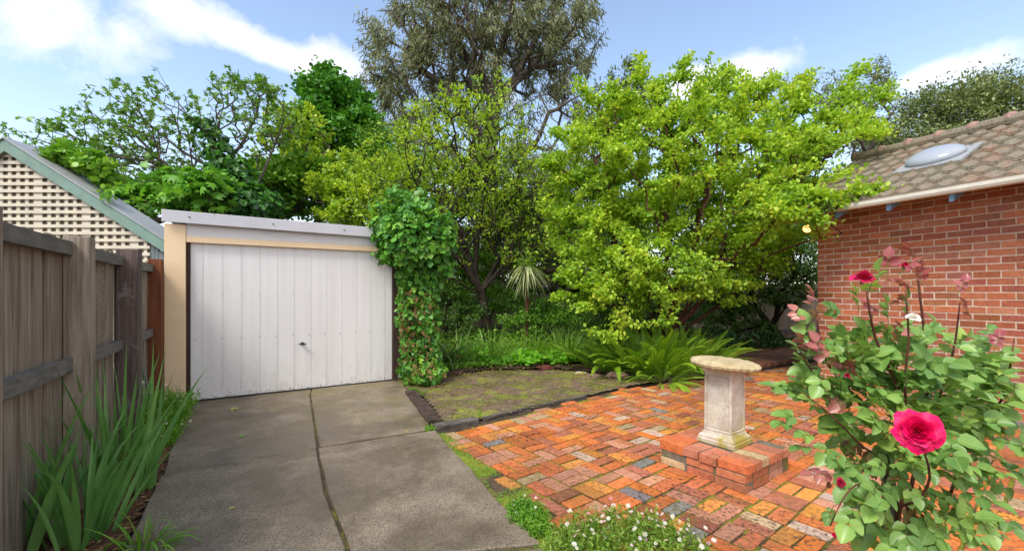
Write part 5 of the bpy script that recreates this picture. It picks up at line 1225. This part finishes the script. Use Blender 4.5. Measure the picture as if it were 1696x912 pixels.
def leafsets(name, C0, D0, L, m, mbst, fold=.3):
    P = []; D = []; N = []; S = []; K = []
    for c, d, l in zip(C0, D0, L):
        d = d/np.linalg.norm(d); up = norm(np.array((0, -.45, 1.0))+rng.normal(0, .35, 3)); s = norm(np.cross(d, up)); up = np.cross(s, d); rr = rng.random()
        nl = 5 if rng.random() > .25 else 3
        mbst.tube([c-d*l*.9, c+d*l*1.05], .0009, 4)
        arr = [(1.0, 0, 1.15)]+[(.55, q, 1.0) for q in (-1, 1)]+([(-.12, q, .78) for q in (-1, 1)] if nl == 5 else [])
        for t, q, sz in arr:
            dd = d if q == 0 else norm(d*.55+s*q*.9+rng.normal(0, .12, 3)-up*.12)
            P.append(c+d*l*t); D.append(dd+rng.normal(0, .06, 3)-up*.1); N.append(up+rng.normal(0, .18, 3)); S.append(l*sz*rng.uniform(.85, 1.1)); K.append(min(1, max(0, rr*.75+rng.random()*.25)))
    P = np.array(P); S = np.array(S)
    # leaf grid with serrated outline, folded along the midrib
    nu = 9; prof = [(t, .5*math.sin(math.pi*t**.8)**.75*(1+(.05 if i % 2 else -.03))) for i, t in enumerate(np.linspace(0, 1, nu))]
    tv = []; 
    for t, w in prof:
        dz = -.16*t*t
        tv += [(-w, t, dz+w*.30), (-w*.5, t, dz+w*.10), (0, t, dz), (w*.5, t, dz+w*.10), (w, t, dz+w*.30)]
    tf = []
    for i in range(nu-1):
        for j in range(4): tf.append((5*i+j, 5*i+j+1, 5*i+j+6, 5*i+j+5))
    TPL['roseleaf'] = (np.array(tv), [np.array(tf)])
    o = leaf_mesh(name, P, np.array(D), np.array(N), S, S*.80, 'roseleaf', m, rose, np.array(K), True)
    return o
els = [E(1400, 640, 1.30, 80, 70, .14), E(1460, 590, 1.28, 70, 60, .14), E(1490, 700, 1.26, 60, 90, .14), E(1370, 590, 1.32, 50, 35, .08), E(1440, 760, 1.26, 65, 65, .13, .8), E(1540, 640, 1.32, 60, 90, .15), E(1480, 860, 1.26, 60, 60, .12, .6), E(1420, 860, 1.22, 45, 60, .1, .35), E(1585, 700, 1.35, 70, 110, .14), E(1600, 600, 1.35, 40, 60, .10), E(1560, 850, 1.3, 70, 70, .15, .6)]
n = 470; Cc = sample_ellipsoids(els, n, .4); cen = np.array(W(1480, 720, 1.32)); D0 = norm((Cc-cen)*np.array((1, 1, .6)))+rng.normal(0, .5, (n, 3))+np.array((0, -.3, -.1))
mbs = MB(); Lr = .022+.030*rng.random(n)**1.3
leafsets('leaves', Cc, D0, Lr, LM['rose'], mbs)
ext = [(1310, 650), (1345, 640), (1300, 700), (1325, 690), (1335, 740), (1340, 560), (1330, 600), (1440, 480), (1455, 470), (1500, 515), (1420, 500), (1385, 520), (1355, 665), (1400, 570), (1470, 520), (1340, 720)]
Ce = np.array([rp(x, y, 1.27) for x, y in ext]); De = norm(Ce-cen)+rng.normal(0, .25, Ce.shape); leafsets('outer_leaves', Ce, De, rng.uniform(.03, .042, len(Ce)), LM['rose'], mbs)
red = [(1345, 510), (1352, 500), (1325, 528), (1335, 575), (1360, 585), (1375, 600), (1500, 445), (1490, 470), (1470, 445), (1515, 425), (1525, 460), (1510, 475), (1480, 500), (1455, 515), (1445, 590), (1395, 605), (1410, 625), (1520, 560), (1485, 560), (1375, 800), (1390, 830), (1370, 785), (1395, 655), (1590, 480), (1650, 570), (1605, 520), (1470, 620), (1350, 525)]
Cr = np.array([rp(x, y, 1.24+.06*random.random()) for x, y in red]); Dr = norm(Cr-cen)*.6+rng.normal(0, .5, Cr.shape)+np.array((0, 0, .3)); leafsets('young_leaves', Cr, Dr, rng.uniform(.024, .038, len(Cr)), LM['rosered'], mbs)
mbs.build('leaf_stalks', BK['green'], rose)
dq = sample_ellipsoids([E(1425, 745, 1.3, 25, 22, .05), E(1450, 790, 1.3, 25, 40, .05), E(1490, 860, 1.33, 30, 50, .05)], 130, .4)
leaf_mesh('dead_leaves', dq, norm(rng.normal(0, .6, dq.shape)+np.array((0, 0, -1))), norm(rng.normal(0, 1, dq.shape)), .035, .016, 'lance', LM['dry'], rose)
def rose_flower(label, c, axis, r, m, npet=26, openness=1.0):
    V = []; F = []; rn = []; ax_ = norm(np.array(axis, float)); a = norm(np.cross(ax_, (.1, .2, 1))); b = np.cross(ax_, a); gu, gv = 6, 6
    for i in range(npet):
        t = i/(npet-1); ang = i*2.39996; R0 = r*(.10+.90*t**.85)*openness; hgt = r*(.62-.45*t) ; wdt = .75+.45*(1-t); tilt = .15+1.05*t*openness
        d = a*math.cos(ang)+b*math.sin(ang); s = -a*math.sin(ang)+b*math.cos(ang); i0 = len(V); rr = random.random()*.8+.2*t
        for u in range(gu):
            uu = u/(gu-1)
            for v in range(gv):
                vv = v/(gv-1)*2-1
                an = vv*wdt*(1-.25*uu*t); rad = R0*(.30+.70*uu**.8)*(1+.05*math.sin(vv*5+i))*(1-.10*vv*vv*uu)
                if uu > .85: rad *= 1.05+.05*math.sin(vv*7+i*3)
                hh = hgt*(uu*1.15-.15)*(1-.75*t*uu)+r*.10*math.sin(i*1.7+vv*4.5)*uu*uu-(.12*r*t*uu*uu if t > .6 else 0)
                V.append(np.array(c)+d*rad*math.cos(an)+s*rad*math.sin(an)+ax_*hh)
        for u in range(gu-1):
            for v in range(gv-1): q = i0+u*gv+v; F.append((q, q+1, q+gv+1, q+gv)); rn.append(rr)
    o = np_mesh('rose_flower', V, np.array(F), m, rose, {'rnd': ('FACE', 'FLOAT', rn)}, True); o['label'] = label
    mbx = MB(); cb = np.array(c)-ax_*r*.05
    for k in range(5):
        an = 2*math.pi*k/5; d = a*math.cos(an)+b*math.sin(an); s = np.cross(ax_, d)
        mbx.add([cb-ax_*r*.1, cb+d*r*.35+s*r*.1, cb+d*r*.75-ax_*r*.12, cb+d*r*.35-s*r*.1], [(0, 1, 2, 3)])
    mbx.tube([cb-ax_*r*.45, cb-ax_*r*.2, cb], [.004, r*.16, r*.2], 8); mbx.build('sepals', BK['green'], o)
rose_flower('big open crimson-pink rose', rp(1520, 713, 1.0), (-.45, -.80, .3), .051, LM['petal_red'], 34)
rose_flower('half-open dark red rose at the top', rp(1430, 460, 1.14), (-.1, -.45, 1), .036, LM['petal_dark'], 22, .85)
rose_flower('small red bud at the upper right', rp(1498, 440, 1.17), (.1, -.3, 1), .021, LM['petal_dark'], 14, .6)
rose_flower('small pink bud low in the bush', rp(1382, 885, 1.15), (-.9, -.3, .1), .014, LM['petal_red'], 10, .6)
rose_flower('dark red bud on the left side', rp(1403, 622, 1.24), (-.2, -.4, 1), .016, LM['petal_dark'], 10, .6)
rose_flower('dark red bud near the white bloom', rp(1482, 590, 1.22), (-.2, -.3, 1), .015, LM['petal_dark'], 10, .6)
rose_flower('white bloom behind the leaves', rp(1513, 525, 1.15), (-.2, -.5, .8), .018, LM['petal_white'], 16)
rose_flower('pink bloom among the lower leaves', rp(1393, 798, 1.2), (-.7, -.4, .2), .018, LM['petal_dark'], 12, .8)
SKYSTR=.15;SUNE=1.6;SUNANG=22;EXPO=1.24;CLOUD=3.9;SKYTINT=(1.08,.96,.87)
# ================================================================== SKY, SUN, CAMERA
SUN_EL, SUN_AZ = 52, 215       # azimuth clockwise from +Y
w = bpy.data.worlds.new('World'); scene.world = w; w.use_nodes = True; nt = w.node_tree; nt.nodes.clear(); n = NT(nt)
sky = nt.nodes.new('ShaderNodeTexSky'); sky.sky_type = 'NISHITA'; sky.sun_disc = False; sky.sun_elevation = R(SUN_EL); sky.sun_rotation = R(SUN_AZ)
sky.air_density = 1.0; sky.dust_density = .6; sky.ozone_density = 1.6
tc = nt.nodes.new('ShaderNodeTexCoord'); dirv = tc.outputs['Generated']
sep = n('ShaderNodeSeparateXYZ'); nt.links.new(dirv, sep.inputs[0]); zc = n.math('ADD', n.math('MAXIMUM', sep.outputs[2], 0.0), .12)
comb = n('ShaderNodeCombineXYZ'); nt.links.new(n.math('DIVIDE', sep.outputs[0], zc), comb.inputs[0]); nt.links.new(n.math('DIVIDE', sep.outputs[1], zc), comb.inputs[1])
cn = n.noise(comb.outputs[0], 1.15, 6, .55, .5); cn2 = n.noise(dirv, 7, 6, .6, .3)
tot = None
def blob(px, py, rad, amp, ex=2.0):
    global tot
    d = Vector(((px-CX)/FPX, 1, (HY-py)/FPX)).normalized()
    s = nt.nodes.new('ShaderNodeVectorMath'); s.operation = 'SUBTRACT'; nt.links.new(dirv, s.inputs[0]); s.inputs[1].default_value = d
    s2 = nt.nodes.new('ShaderNodeVectorMath'); s2.operation = 'MULTIPLY'; nt.links.new(s.outputs[0], s2.inputs[0]); s2.inputs[1].default_value = (1, 1, ex)
    l = nt.nodes.new('ShaderNodeVectorMath'); l.operation = 'LENGTH'; nt.links.new(s2.outputs[0], l.inputs[0])
    v = n.math('MULTIPLY', n.math('SUBTRACT', 1.0, n.math('DIVIDE', l.outputs['Value'], rad), clamp=True), amp)
    tot = v if tot is None else n.math('ADD', tot, v)
for b in ((195, 45, .13, .62, 1.8), (300, 10, .12, .45, 2.2), (370, 45, .12, .65, 2.4), (430, 80, .08, .5, 2.2), (540, 105, .11, .9, 2.0), (480, 105, .08, .4, 2.4), (40, 60, .15, .5, 1.8), (1190, 125, .12, .9, 2.2), (1130, 145, .08, .8, 2), (1265, 112, .09, .4, 3), (1520, 130, .06, .4, 2.5), (1640, 100, .10, .5, 2.2)):
    blob(*b)
f = n.math('ADD', n.math('ADD', tot, n.math('MULTIPLY', n.math('SUBTRACT', cn2, .5), 1.5)), n.math('MULTIPLY', n.math('SUBTRACT', cn, .5), .6))
hz_ = n.math('SUBTRACT', 1.0, n.math('MULTIPLY', sep.outputs[2], 2.6), clamp=True)
f = n.math('ADD', f, n.math('MULTIPLY', hz_, .35))
cf = n.ramp(f, [(.20, 0.0), (.70, 1.0)])
back = n.ramp(sep.outputs[1], [(.0, .9), (.02, .0)])      # even white fill added to the unseen sky behind the camera, brightening the ground
skyc = n.mix(1.0, sky.outputs[0], SKYTINT, 'MULTIPLY')
hzf = n.math('MULTIPLY', n.math('POWER', hz_, 1.5), .55)
skyc = n.mix(hzf, skyc, tuple(x*CLOUD*.8 for x in (.82, .9, 1.0)))
col = n.mix(n.math('MULTIPLY', n.math('MAXIMUM', cf, back), .92), skyc, (CLOUD*.97, CLOUD*.97, CLOUD*1.02))
bg = n('ShaderNodeBackground', Strength=SKYSTR); nt.links.new(col, bg.inputs[0])
wo = nt.nodes.new('ShaderNodeOutputWorld'); nt.links.new(bg.outputs[0], wo.inputs[0])
ld = bpy.data.lights.new('sun', 'SUN'); ld.energy = SUNE; ld.angle = R(SUNANG); ld.color = (1, .955, .88)
lo = link(bpy.data.objects.new('sun', ld)); az = R(SUN_AZ); el = R(SUN_EL)
sd = Vector((math.sin(az)*math.cos(el), math.cos(az)*math.cos(el), math.sin(el))); lo.rotation_euler = sd.to_track_quat('Z', 'Y').to_euler(); lo.location = sd*60
cam = bpy.data.cameras.new('camera'); cam.sensor_width = 36; cam.lens = FPX/1696*36; cam.shift_y = (HY-456)/1696; cam.clip_start = .05; cam.clip_end = 2000
co = link(bpy.data.objects.new('camera', cam)); co.location = (0, 0, CAMH); co.rotation_euler = (R(90), 0, 0); scene.camera = co
vs = scene.view_settings; vs.view_transform = 'Standard'; vs.look = 'None'; vs.gamma = 1; vs.use_curve_mapping = False; vs.exposure = EXPO
cy = scene.cycles; cy.max_bounces = 8; cy.diffuse_bounces = 4; cy.transmission_bounces = 6; cy.glossy_bounces = 3; cy.transparent_max_bounces = 8
cy.use_denoising = True; cy.sample_clamp_indirect = 6
